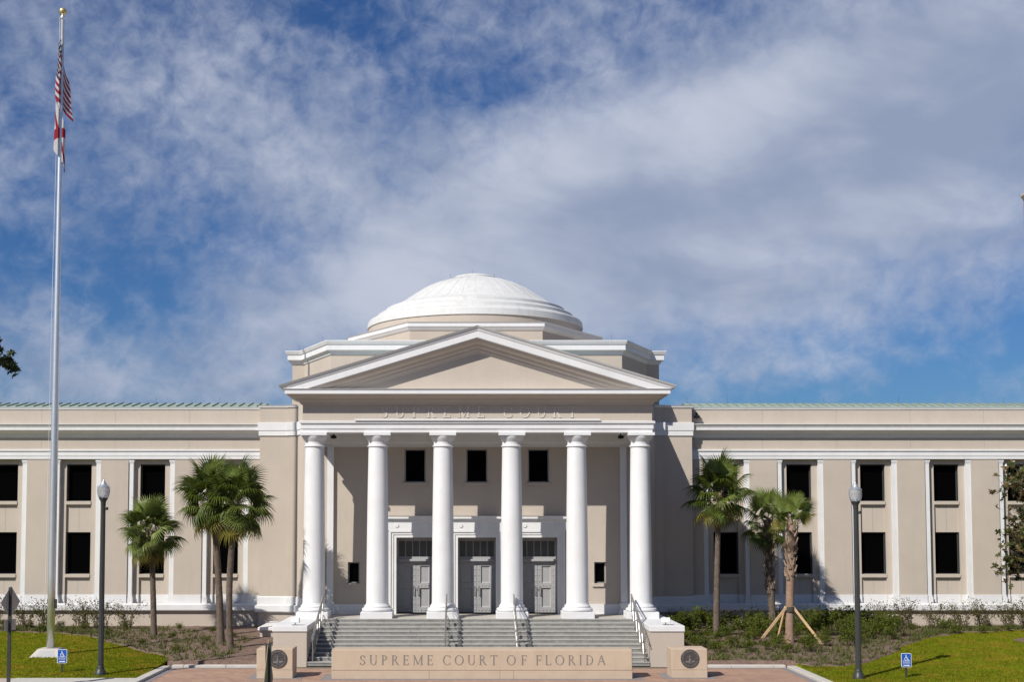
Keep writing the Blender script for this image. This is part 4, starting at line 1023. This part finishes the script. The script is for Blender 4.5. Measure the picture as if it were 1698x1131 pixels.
# --- street signs seen from behind
def diamond_sign(X, Y, zg, ztop, a, hz, rot, back, label, plate=True, postw=.05):
    o = empty('street_sign', (X, Y, zg)); tag(o, label, 'street sign')
    H = ztop-zg
    MB().box(-postw/2, postw/2, -postw, -.0, -.1, H-hz*.10).build('post', M['lamp'], o)
    p = [(0, H-2*hz), (a, H-hz), (0, H), (-a, H-hz)]
    d = MB().xz(p, .002, .010).build('diamond_plate', back, o); d.rotation_euler = (0, 0, rot)
    if plate:
        b = MB().cbox(-.30, .30, .002, .010, H-2*hz-.36, H-2*hz-.02, .004).build('rider_plate', back, o); b.rotation_euler = (0, 0, rot)
    for zz_ in (H-.25*hz, H-1.75*hz):
        MB().tube([(0, -.056, zz_), (0, .012, zz_)], .012, 6).build('bolt', M['steel'], o)
Y1 = -8.6-2.6; s1 = FPX/(Y1-CY)
x, zt = P(18.3, 972, Y1); hz = (1026-972)/s1/2
diamond_sign(x, Y1, .05, zt, hz, hz, R(75), M['signback'], 'back of a diamond street sign at the far left edge', True, .09)
Y2_ = CY+16.2; s2 = FPX/(Y2_-CY)
x, zt = P(446, 1061, Y2_)
diamond_sign(x, Y2_, .09, zt, .53, .53, R(92.2), M['signback_olive'], 'dark sign post with diamond seen edge-on before left seal block', False, .066)

# --- distant brick tower at the right edge
YT = 95; xt, zt = P(1697.0, 326, YT+22)
bt = tag(empty('brick_tower', (xt+11, YT, 0)), 'distant red brick tower with pale green eaves at right edge', 'building')
hw = 11
MB().box(-hw, hw, 0, 2*hw, 0, zt).build('wall', M['brickwall'], bt)
ev = MB().mould([(-hw, 2*hw), (-hw, 0), (hw, 0), (hw, 2*hw)], [(-.2, zt-.5), (.05, zt-.5), (.4, zt), (.42, zt+.25), (-.2, zt+.5)]).build('eaves', M['concrete'], bt)
MB().add([(-hw-.42,-.42,zt+.25),(hw+.42,-.42,zt+.25),(hw+.42,2*hw+.4,zt+.25),(-hw-.42,2*hw+.4,zt+.25),(0,hw,zt+6)], [(0,1,4),(1,2,4),(2,3,4),(3,0,4),(3,2,1,0)]).build('roof', M['roofgreen'], bt)
for i in range(4):
    for j in range(8):
        x0 = -hw+2.2+i*5.0; z0 = 4+j*4.4
        if z0+2.4 < zt-1: MB().box(x0, x0+1.6, -.05, .05, z0, z0+2.4).build('window', M['glass'], bt)

# ================================================================== PLANTS
def fan_mesh(name, m, rad, pet, nseg, droop, spread, seed, fold=.16, width=1.0):
    "one costapalmate fan leaf: petiole along +X, pleated segments with drooping free tips"
    rn = random.Random(seed); mb = MB()
    mb.tube([(0,0,0), (pet*.5,0,.02), (pet,0,0)], [.022, .014, .009], 4)
    da = spread/(nseg-1)
    for k in range(nseg):
        a = -spread/2+da*k; q = abs(a)/(spread/2)
        Ls = rad*(1-.30*q*q)*rn.uniform(.92, 1.06); a += rn.uniform(-.015, .015)
        d = Vector((cos(a), sin(a), 0)); n = Vector((-sin(a), cos(a), 0)); hub = Vector((pet, 0, 0))
        cup = fold*rad
        def pt(t, side, zf):
            wmax = width*da*rad*.55*.52
            if t < .5: w = wmax*t/.5*1.02
            else: w = wmax*(1-(t-.5)/.5)**.8*1.02
            dz = cup*t*(1-t)*1.2-droop*max(0, t-.35)**2*rad*(1+.6*q)-.10*rad*t*q
            return hub+d*(Ls*t*(1-.10*droop*t))+n*w*side+Vector((0, 0, dz+zf*w*.55))
        i0 = len(mb.v)
        vs = [hub]
        for t in (.5, .76):
            vs += [pt(t, -1, .5), pt(t, 0, -.6), pt(t, 1, .5)]
        vs.append(pt(1, 0, 0))
        mb.add(vs, [(0,1,2), (0,2,3), (1,4,5,2), (2,5,6,3), (4,7,5), (5,7,6)])
    return mb.mesh(name, m)
FANS = {}
for key, m in (('g', 'leaf1'), ('l', 'leaf2'), ('y', 'leaf3')):
    FANS[key] = [fan_mesh('leaf', M[m], .80, .82, 30, .60, R(240), 11, .16, .85), fan_mesh('leaf', M[m], .76, .74, 28, 1.0, R(260), 12, .22, .85), fan_mesh('leaf', M[m], .86, .85, 30, .28, R(215), 13, .10, .9)]
FANS['d'] = [fan_mesh('dead_leaf', M['deadleaf'], .62, .45, 18, 1.0, R(80), 14, .1, .8), fan_mesh('dead_leaf', M['deadleaf'], .52, .5, 16, .8, R(60), 15, .1, .8)]
FANS['t'] = [fan_mesh('dead_leaf', M['deadtan'], .60, .4, 18, 1.0, R(90), 16, .1, .9)]
boot_me = MB().add([(-.07,0,0),(.07,0,0),(.035,.10,.24),(-.035,.10,.24),(-.06,.06,-.02),(.06,.06,-.02),(.03,.135,.235),(-.03,.135,.235)], [(0,1,2,3),(4,7,6,5),(0,4,5,1),(1,5,6,2),(2,6,7,3),(3,7,4,0)]).mesh('leaf_base', M['boot'])
def palm(pxb, pyb, Y, pxc, pyc, size, label, r0=.12, r1=.10, leaves=30, dead=6, boots=None, bark='bark_palm', yellow=4, seed=1, light=5, up=None, lean_mid=0, lo=-62, tan_=0):
    rn = random.Random(seed)
    X, zb_ = P(pxb, pyb, Y); zg = groundz(X, Y); xc, zc_ = P(pxc, pyc, Y)
    o = empty('palm_tree', (X, Y, zg)); tag(o, label, 'palm tree', 'palm trees beside the portico')
    H = zc_-zg; dxx = xc-X
    def bend(z):
        t = max(0, z)/H; return (dxx*t**1.4+lean_mid*sin(pi*t), .05*sin(2.2*t))
    pr = []; n = int(H/.085)
    for i in range(n+1):
        t = i/n; r = r0+(r1-r0)*t+.05*math.exp(-t*14)
        pr.append((r*(1+(.035 if i % 2 else -.02))+rn.uniform(-.004, .004), -.15+(H+.15)*t))
    MB().lathe(pr, 14, bend=bend).build('trunk', M[bark], o, 60)
    top = Vector((dxx, .05*sin(2.2), H))
    if boots:
        t0, t1, nb = boots
        for k in range(nb):
            zz_ = H*(t0+(t1-t0)*k/nb); a = k*2.4; bx, by = bend(zz_)
            rr_ = r0+(r1-r0)*zz_/H-.01
            link('leaf_base', boot_me, o, Matrix.Translation((bx, by, zz_)) @ Matrix.Rotation(a, 4, 'Z') @ Matrix.Translation((0, rr_, 0)) @ Matrix.Rotation(R(rn.uniform(-14, 14)), 4, 'Y') @ Matrix.Diagonal((1.0, 1.0, rn.uniform(.8, 1.15), 1)))
    for k in range(leaves):
        t = (k+.5)/leaves
        pitch = R(82-t*(82-lo)+rn.uniform(-9, 9)); yaw = k*2.39996+rn.uniform(-.25, .25)
        key = 'g'
        if k < light: key = 'l'
        elif k >= leaves-yellow: key = 'y'
        elif rn.random() < .18: key = 'l'
        v = 2 if k < light else (0 if rn.random() < .5 else 1)
        sc = size*rn.uniform(.86, 1.08)
        link('leaf', FANS[key][v], o, Matrix.Translation(top+Vector((0, 0, -.30*t))) @ Matrix.Rotation(yaw, 4, 'Z') @ Matrix.Rotation(-pitch, 4, 'Y') @ Matrix.Rotation(R(rn.uniform(-35, 35)), 4, 'X') @ Matrix.Scale(sc, 4))
    for k in range(dead):
        yaw = k*2.4+rn.uniform(-.4, .4)+seed; key = 't' if k < tan_ else 'd'
        link('dead_leaf', FANS[key][k % len(FANS[key])], o, Matrix.Translation(top+Vector((0, 0, -.3-.1*rn.random()))) @ Matrix.Rotation(yaw, 4, 'Z') @ Matrix.Rotation(R(rn.uniform(38, 80)), 4, 'Y') @ Matrix.Rotation(R(rn.uniform(-40, 40)), 4, 'X') @ Matrix.Scale(size*rn.uniform(.9, 1.25), 4))
    return o
palm(255, 1050, 2.7, 249, 880, 1.0, 'short single palm with rough brown crown, between lamp post and palm pair', .125, .11, 34, 11, (.80, 1.0, 16), seed=3, yellow=3)
palm(366, 1061, .5, 352, 824, 1.06, 'back left palm of the tall pair, crown to the left', .15, .12, 40, 13, None, seed=5, yellow=4)
palm(382, 1069, -1.2, 392, 829, 1.08, 'front palm of the tall pair with darker thin trunk', .125, .115, 42, 14, None, seed=8, yellow=4, lean_mid=-.12)
palm(1188, 1051, 2.3, 1193, 816, 1.08, 'slim smooth-trunked palm nearest the portico, right side', .135, .10, 34, 9, (.93, 1.0, 8), seed=11, yellow=4, lo=-48, tan_=3)
palm(1283, 1046, 4.0, 1273, 862, .92, 'middle palm of the right side with dark bristly trunk', .15, .15, 22, 10, (.34, 1.0, 46), seed=14, yellow=1, lo=-50, lean_mid=-.05)
br = palm(1309.5, 1071, .5, 1314, 866, .82, 'newly planted palm propped by wooden braces, reddish trunk', .17, .15, 15, 3, (.52, 1.0, 44), 'bark_red', seed=17, yellow=2, lo=22, light=8)
# braces of the propped palm
bX, bY, bz = br.location
def brace(px, py, yoff, tagged):
    Y = bY+yoff; x, zq = P(px, py, Y); zq = groundz(x, Y); a = Vector((x, Y, zq-.05)); t = Vector((bX+(.13 if x > bX+.2 else -.13 if x < bX-.3 else -.05), bY+.1*(1 if yoff > 0 else -1), PZ(1007, bY)))
    d = (t-a); Lb = d.length; M_ = Matrix.Translation(a) @ d.to_track_quat('Z', 'Y').to_matrix().to_4x4()
    o = MB().box(-.022, .022, -.048, .048, 0, Lb).build('timber_brace', M['timber']); o.matrix_world = M_
    tag(o, tagged, 'brace', 'timber braces of the propped palm')
brace(1253, 1066, -.35, 'left pine brace slanting from ground to propped palm trunk')
brace(1366, 1068, -.35, 'right pine brace slanting from ground to propped palm trunk')
brace(1288, 1064, .75, 'rear short-looking pine brace behind the propped palm trunk')
st = MB().lathe([(.19, -.10), (.20, -.09), (.20, .09), (.19, .10)], 16).build('strap', M['strap'], br, 40); st.location = (.03, 0, PZ(1011, bY)-bz)

# --- shrubs
def leaf_quads(mb, c, rx, ry, rz, n, ls, rn, shell=.45):
    for i in range(n):
        while True:
            v = Vector((rn.uniform(-1, 1), rn.uniform(-1, 1), rn.uniform(-.7, 1)))
            if shell < v.length < 1: break
        k = .75+.35*sin(v.x*5+c[0]*3)*sin(v.y*5+c[1])*sin(v.z*4+1)
        p = Vector((c[0]+v.x*rx*k, c[1]+v.y*ry*k, c[2]+v.z*rz*k))
        d = Vector((rn.gauss(0, 1), rn.gauss(0, 1), rn.gauss(.35, .8))).normalized(); u = d.orthogonal().normalized()
        u = Matrix.Rotation(rn.uniform(0, 6.28), 3, d) @ u; w = d.cross(u)
        l = ls*rn.uniform(.7, 1.3); h = l*.42
        mb.add([p-u*l*.5, p+w*h*.5+d*l*.08, p+u*l*.5, p-w*h*.5+d*l*.08], [(0,1,2), (0,2,3)])
def shrub_mesh(seed, r, h, n, ls, m):
    rn = random.Random(seed); mb = MB(); cl = []
    for k in range(7):
        a = rn.uniform(0, 6.28); q = r*rn.uniform(.1, .62)
        leaf_quads(mb, (q*cos(a), q*sin(a), h*rn.uniform(.38, .66)), r*rn.uniform(.36, .55), r*rn.uniform(.36, .55), h*rn.uniform(.30, .46), n//7, ls, rn, .3)
    for i in range(n//9):
        a = rn.uniform(0, 6.28); q = r*rn.uniform(.3, 1.05); 
        leaf_quads(mb, (q*cos(a), q*sin(a), h*rn.uniform(.3, 1.0)), .05, .05, .05, 2, ls, rn, .0)
    return mb.mesh('foliage', M[m])
def stems_mesh(seed, r, h):
    rn = random.Random(seed); mb = MB()
    for k in range(7):
        a = rn.uniform(0, 6.28); mb.tube([(0, 0, -.05), (r*.25*cos(a), r*.25*sin(a), h*.4), (r*.5*cos(a), r*.5*sin(a), h*.8)], [.012, .008, .004], 4)
    return mb.mesh('stems', M['twig'])
SH = [(shrub_mesh(40+k, .55, .75, 520, .085, 'shrub'), stems_mesh(60+k, .55, .75)) for k in range(4)]
def shrub(X, Y, sc, k, label, group, rz=None):
    o = empty('shrub', (X, Y, groundz(X, Y)+.04), rz if rz is not None else random.uniform(0, 6.28)); o.scale = (sc, sc, sc*random.uniform(.85, 1.15))
    tag(o, label, 'shrub', group)
    link('foliage', SH[k][0], o); link('stems', SH[k][1], o); return o
random.seed(21)
spots = []
def try_spot(X, Y, d):
    for q in spots:
        if (q[0]-X)**2+(q[1]-Y)**2 < d*d: return False
    spots.append((X, Y)); return True
palm_b = [(o.location.x, o.location.y) for o in C.objects if o.name.startswith('palm_tree')]
cnt = 0
for t in range(900):
    X = random.uniform(8.1, 17.4); Y = random.uniform(-2.6, 5.5)
    if X < 10.3 and Y > 5.0: continue
    if Y < bed_front(X)+.9: continue
    if Y < -.6 and X > 12.6: continue
    if Y < 1.2 and X > 15.2: continue
    if any((X-a)**2+(Y-b)**2 < .35 for a, b in palm_b): continue
    if not try_spot(X, Y, .70 if Y > 1.5 else .85): continue
    back = Y > 2
    shrub(X, Y, random.uniform(1.0, 1.4) if back else random.uniform(.65, 1.0), random.randrange(4),
          'rounded dark green shrub in the bed right of the steps, back rows' if back else 'low green shrub near the front of the bed right of the steps',
          'back shrubs of the right bed' if back else 'front shrubs of the right bed')
for t in range(500):
    X = random.uniform(17.4, 26); Y = random.uniform(3.6, 5.6)
    if not try_spot(X, Y, 1.0): continue
    shrub(X, Y, random.uniform(.45, .75), random.randrange(4), 'small dark green shrub under the right wing windows', 'small shrubs along the right wing')
for t in range(260):
    X = random.uniform(-15.2, -9.2); Y = random.uniform(-2.6, 5.3)
    if Y < bed_front(X)+.6 or not try_spot(X, Y, 1.45): continue
    if any((X-a)**2+(Y-b)**2 < .3 for a, b in palm_b): continue
    shrub(X, Y, random.uniform(.30, .52), random.randrange(4), 'sparse little green shrub in the mulch bed left of the steps', 'sparse shrubs of the left bed')
for t in range(160):
    X = random.uniform(-24, -15.5); Y = random.uniform(4.2, 5.6)
    if not try_spot(X, Y, 1.1): continue
    shrub(X, Y, random.uniform(.45, .7), random.randrange(4), 'dark low shrub at the foot of the left wing wall', 'low shrubs along the left wing')
# thin arching shrubs against the wings
def wispy(seed):
    rn = random.Random(seed); st_ = MB(); lf = MB()
    for k in range(26):
        a = rn.uniform(0, 6.28); h = rn.uniform(.75, 1.5); r = rn.uniform(.35, 1.0); bx, by = rn.uniform(-.25, .25), rn.uniform(-.15, .15)
        pts = []
        for i in range(7):
            t = i/6; pts.append((bx+r*cos(a)*t**1.4, by+r*.5*sin(a)*t**1.4, h*(1.5*t-.62*t**2.4)*1.05+rn.uniform(-.03, .03)))
        st_.tube(pts, [.011*(1-.7*i/6) for i in range(7)], 3)
        for i in range(1, 7):
            for q in range(4): leaf_quads(lf, (pts[i][0]+rn.gauss(0, .06), pts[i][1]+rn.gauss(0, .05), pts[i][2]*(1-.25*rn.random())+rn.gauss(0, .05)), .05, .05, .05, 1, .10, rn, 0)
    return st_.mesh('stems', M['twig']), lf.mesh('foliage', M['shrub_dry'])
WS = [wispy(80+k) for k in range(4)]
random.seed(33)
for (x0, x1, lab, gp) in ((-24.5, -14.2, 'straggly thin-leaved shrub arching against the left wing', 'straggly shrubs along the left wing'), (16.3, 25.5, 'straggly thin-leaved shrub arching against the right wing', 'straggly shrubs along the right wing')):
    X = x0; k = 0
    while X < x1:
        Y = 5.05+random.uniform(-.15, .2)
        o = empty('straggly_shrub', (X, Y, groundz(X, Y)+.04), random.uniform(-.3, .3)+(pi if k % 2 else 0)); sc = random.uniform(.85, 1.1); o.scale = (sc, sc*.6, sc)
        tag(o, lab, 'shrub', gp); w = WS[k % 4]; link('stems', w[0], o); link('foliage', w[1], o)
        X += random.uniform(.8, 1.7); k += 1

# --- ground cover and grass
def tufts(name, m, x0, x1, n, fY0, fY1, hgt, seed, label, cat, per=5, dens=None, wid=.02, parent=None):
    rn = random.Random(seed); mb = MB()
    for i in range(n):
        X = rn.uniform(x0, x1); a, b = fY0(X), fY1(X)
        if b <= a: continue
        Y = rn.uniform(a, b)
        if dens and not dens(X, Y, rn): continue
        z = groundz(X, Y)+.03
        for q in range(per):
            t = rn.uniform(0, 6.28); h = hgt*rn.uniform(.5, 1.3); l = h*rn.uniform(.3, .9); w = wid*rn.uniform(.7, 1.3)
            p = Vector((X+rn.uniform(-.06, .06), Y+rn.uniform(-.06, .06), z)); d = Vector((cos(t), sin(t), 0)); s = Vector((-sin(t), cos(t), 0))*w
            mb.add([p-s, p+s, p+d*l+Vector((0, 0, h))], [(0, 1, 2)])
    o = mb.build(name, M[m]); tag(o, label, cat, kind='stuff'); return o
def cover_dens(X, Y, rn):
    f = bed_front(X); e = max(0, 1-(Y-f)/1.6)
    nse = .5+.5*sin(X*2.3+Y*1.1)*sin(Y*2.7-X*.7+1.3)
    return rn.random() < .25+.55*e*nse+.35*nse
tufts('ground_cover', 'groundcover', -24, -9, 4200, lambda X: bed_front(X)+.05, lambda X: min(5.6, bed_front(X)+7), .17, 5, 'grassy ground cover over the left mulch bed', 'ground cover', 6, cover_dens, .016)
tufts('ground_cover', 'groundcover', 7.6, 27, 5200, lambda X: bed_front(X)+.05, lambda X: min(5.6, bed_front(X)+5), .17, 6, 'grassy ground cover over the right mulch bed', 'ground cover', 6, cover_dens, .016)
tufts('grass', 'blade', -22, -KX-.27, 34000, lambda X: lawn_front(X)+.02, lambda X: bed_front(X), .045, 7, 'short mown grass of the left lawn', 'grass', 2, None, .010)
tufts('grass', 'blade', KX+.27, 24, 40000, lambda X: lawn_front(X)+.02, lambda X: bed_front(X), .045, 8, 'short mown grass of the right lawn', 'grass', 2, None, .010)

# --- broadleaf trees at the frame edges
def broadleaf(name, X, Y, zg, H, crown, seed, leaf_m, ls, nleaf, label, cat='tree', extra=(), limb=14, second=None):
    "tapered trunk, forking limbs, and leaves in whorls at the twig ends; crown = (cx, cy, cz, rx, ry, rz) relative to the base"
    rn = random.Random(seed); o = empty(name, (X, Y, zg)); tag(o, label, cat)
    tr = MB(); cx, cy, cz, rx, ry, rz = crown
    tr.tube([(0, 0, -.2), (.03, .02, H*.3), (cx*.4, cy*.4, H*.6), (cx*.8, cy*.8, H*.92)], [.16, .13, .09, .03], 10)
    lf = MB(); lf2 = MB(); tips = []
    for k in range(limb):
        t = .30+.6*k/limb; base = Vector((cx*.5*t, cy*.5*t, H*t)); a = k*2.4+rn.uniform(-.3, .3)
        v = Vector((cos(a), sin(a), rn.uniform(-.25, .5)))
        tgt = Vector((cx+rx*v.x*.95, cy+ry*v.y*.95, min(cz+rz, max(cz-rz, H*t+rz*v.z*.7))))
        midp = base.lerp(tgt, .5)+Vector((0, 0, .12*(tgt-base).length))
        tr.tube([base, midp, tgt], [.045, .028, .010], 5)
        for q in range(nleaf):
            s = rn.uniform(.35, 1.0); c = (base.lerp(midp, s*2) if s < .5 else midp.lerp(tgt, s*2-1))
            e = c+Vector((rn.gauss(0, .36), rn.gauss(0, .36), rn.gauss(.05, .30)))*(rx/2.4)
            tr.tube([c, e], [.008, .004], 3); tips.append(e)
    for path in extra:
        q = [Vector(p) for p in path]; tr.tube(q, [.02*(1-.8*i/(len(q)-1)) for i in range(len(q))], 5)
        for i in range(4*len(q)):
            e = q[min(len(q)-1, 1+i//4)]+Vector((rn.gauss(0, .05), rn.gauss(0, .25), rn.gauss(0, .07))); tips.append(e)
    for e in tips:
        dirn = Vector((rn.gauss(0, .6), rn.gauss(0, .6), rn.gauss(.5, .5))).normalized()
        for q in range(9):
            a = q*2.4; u = dirn.orthogonal().normalized(); u = Matrix.Rotation(a, 3, dirn) @ u
            d = (u*1.0+dirn*rn.uniform(.1, .9)).normalized(); w = d.cross(dirn).normalized(); nn = w.cross(d)
            l = ls*rn.uniform(.75, 1.2); h = l*.19
            vs = [e, e+d*l*.35+w*h+nn*.02, e+d*l*.75+w*h*.75, e+d*l-nn*.02, e+d*l*.75-w*h*.75, e+d*l*.35-w*h+nn*.02]
            (lf2 if second and rn.random() < .27 else lf).add(vs, [(0,1,5), (1,2,4,5), (2,3,4)])
    tr.build('trunk', M['bark'], o, 50); lf.build('crown', M[leaf_m], o)
    if second: lf2.build('brown_leaves', M[second], o)
    return o
mz = groundz(23, 1.3)
broadleaf('magnolia_tree', 23.75, 1.3, mz, 7.6, (0, 0, 5.2, 2.5, 2.3, 2.6), 4, 'magnolia', .19, 46, 'magnolia with brownish leaves reaching in at the right edge', limb=24, second='magnolia_brown')
YS = CY+20; tX = PX(-330, 594, YS)
def tw(px, py): x, z = P(px, py, YS); return (x-tX, 0, z-.09)
broadleaf('street_tree', tX, YS, .09, 8.6, (0, 0, 7.4, 2.2, 2.2, 1.7), 9, 'oakleaf', .085, 14, 'dark leafy branch tip of a street tree at left edge', limb=18,
          extra=([tw(-150, 640), tw(-60, 606), tw(-20, 600), tw(2, 602), tw(14, 603), tw(21, 605)], [tw(-60, 606), tw(-30, 592), tw(-8, 584), tw(2, 588), tw(5, 578)], [tw(-20, 600), tw(-4, 608), tw(6, 600), tw(9, 608)]))
# mulch ring round the magnolia
rn = random.Random(3); pts = [(23.3+1.75*(1+.05*rn.uniform(-1, 1))*cos(2*pi*k/40), .9+1.5*sin(2*pi*k/40)) for k in range(40)]
tag(MB().add([(x, y, groundz(x, y)+.055) for x, y in pts]+[(23.3, .9, groundz(23.3, .9)+.09)], [(k, (k+1)%40, 40) for k in range(40)]).build('mulch_ring', M['mulch']), 'round mulch patch under the magnolia on the right lawn', 'mulch', kind='structure')

# --- unseen oaks added behind the camera to block low sky light
random.seed(77)
def big_tree_mesh(seed):
    rn = random.Random(seed); tr = MB(); lf = MB()
    tr.tube([(0, 0, -.3), (.1, 0, 3), (.2, .2, 7), (.1, .3, 11)], [.5, .42, .3, .1], 10)
    for k in range(16):
        a = k*2.4; h = rn.uniform(5, 14); r = rn.uniform(2, 6.5)*(1 if h < 12 else .6)
        c = (r*cos(a), r*sin(a), h); tr.tube([(.1, .1, h*.5), (c[0]*.5, c[1]*.5, h*.8), c], [.16, .1, .03], 5)
        leaf_quads(lf, c, 2.9, 2.9, 2.2, 420, .62, rn, .2)
    return tr.mesh('trunk', M['bark']), lf.mesh('crown', M['oakleaf'])
BT = [big_tree_mesh(5), big_tree_mesh(6)]
for k in range(11):
    X = -62+k*12.4+random.uniform(-2, 2); Y = -68+random.uniform(-4, 4)
    o = empty('blocker_oak', (X, Y, -.06), random.uniform(0, 6)); o.scale = [random.uniform(.95, 1.2)]*3
    tag(o, 'unseen oak added across the street to block low sky light', 'tree', 'added sky-blocking oaks'); b = BT[k % 2]; link('trunk', b[0], o); link('crown', b[1], o)
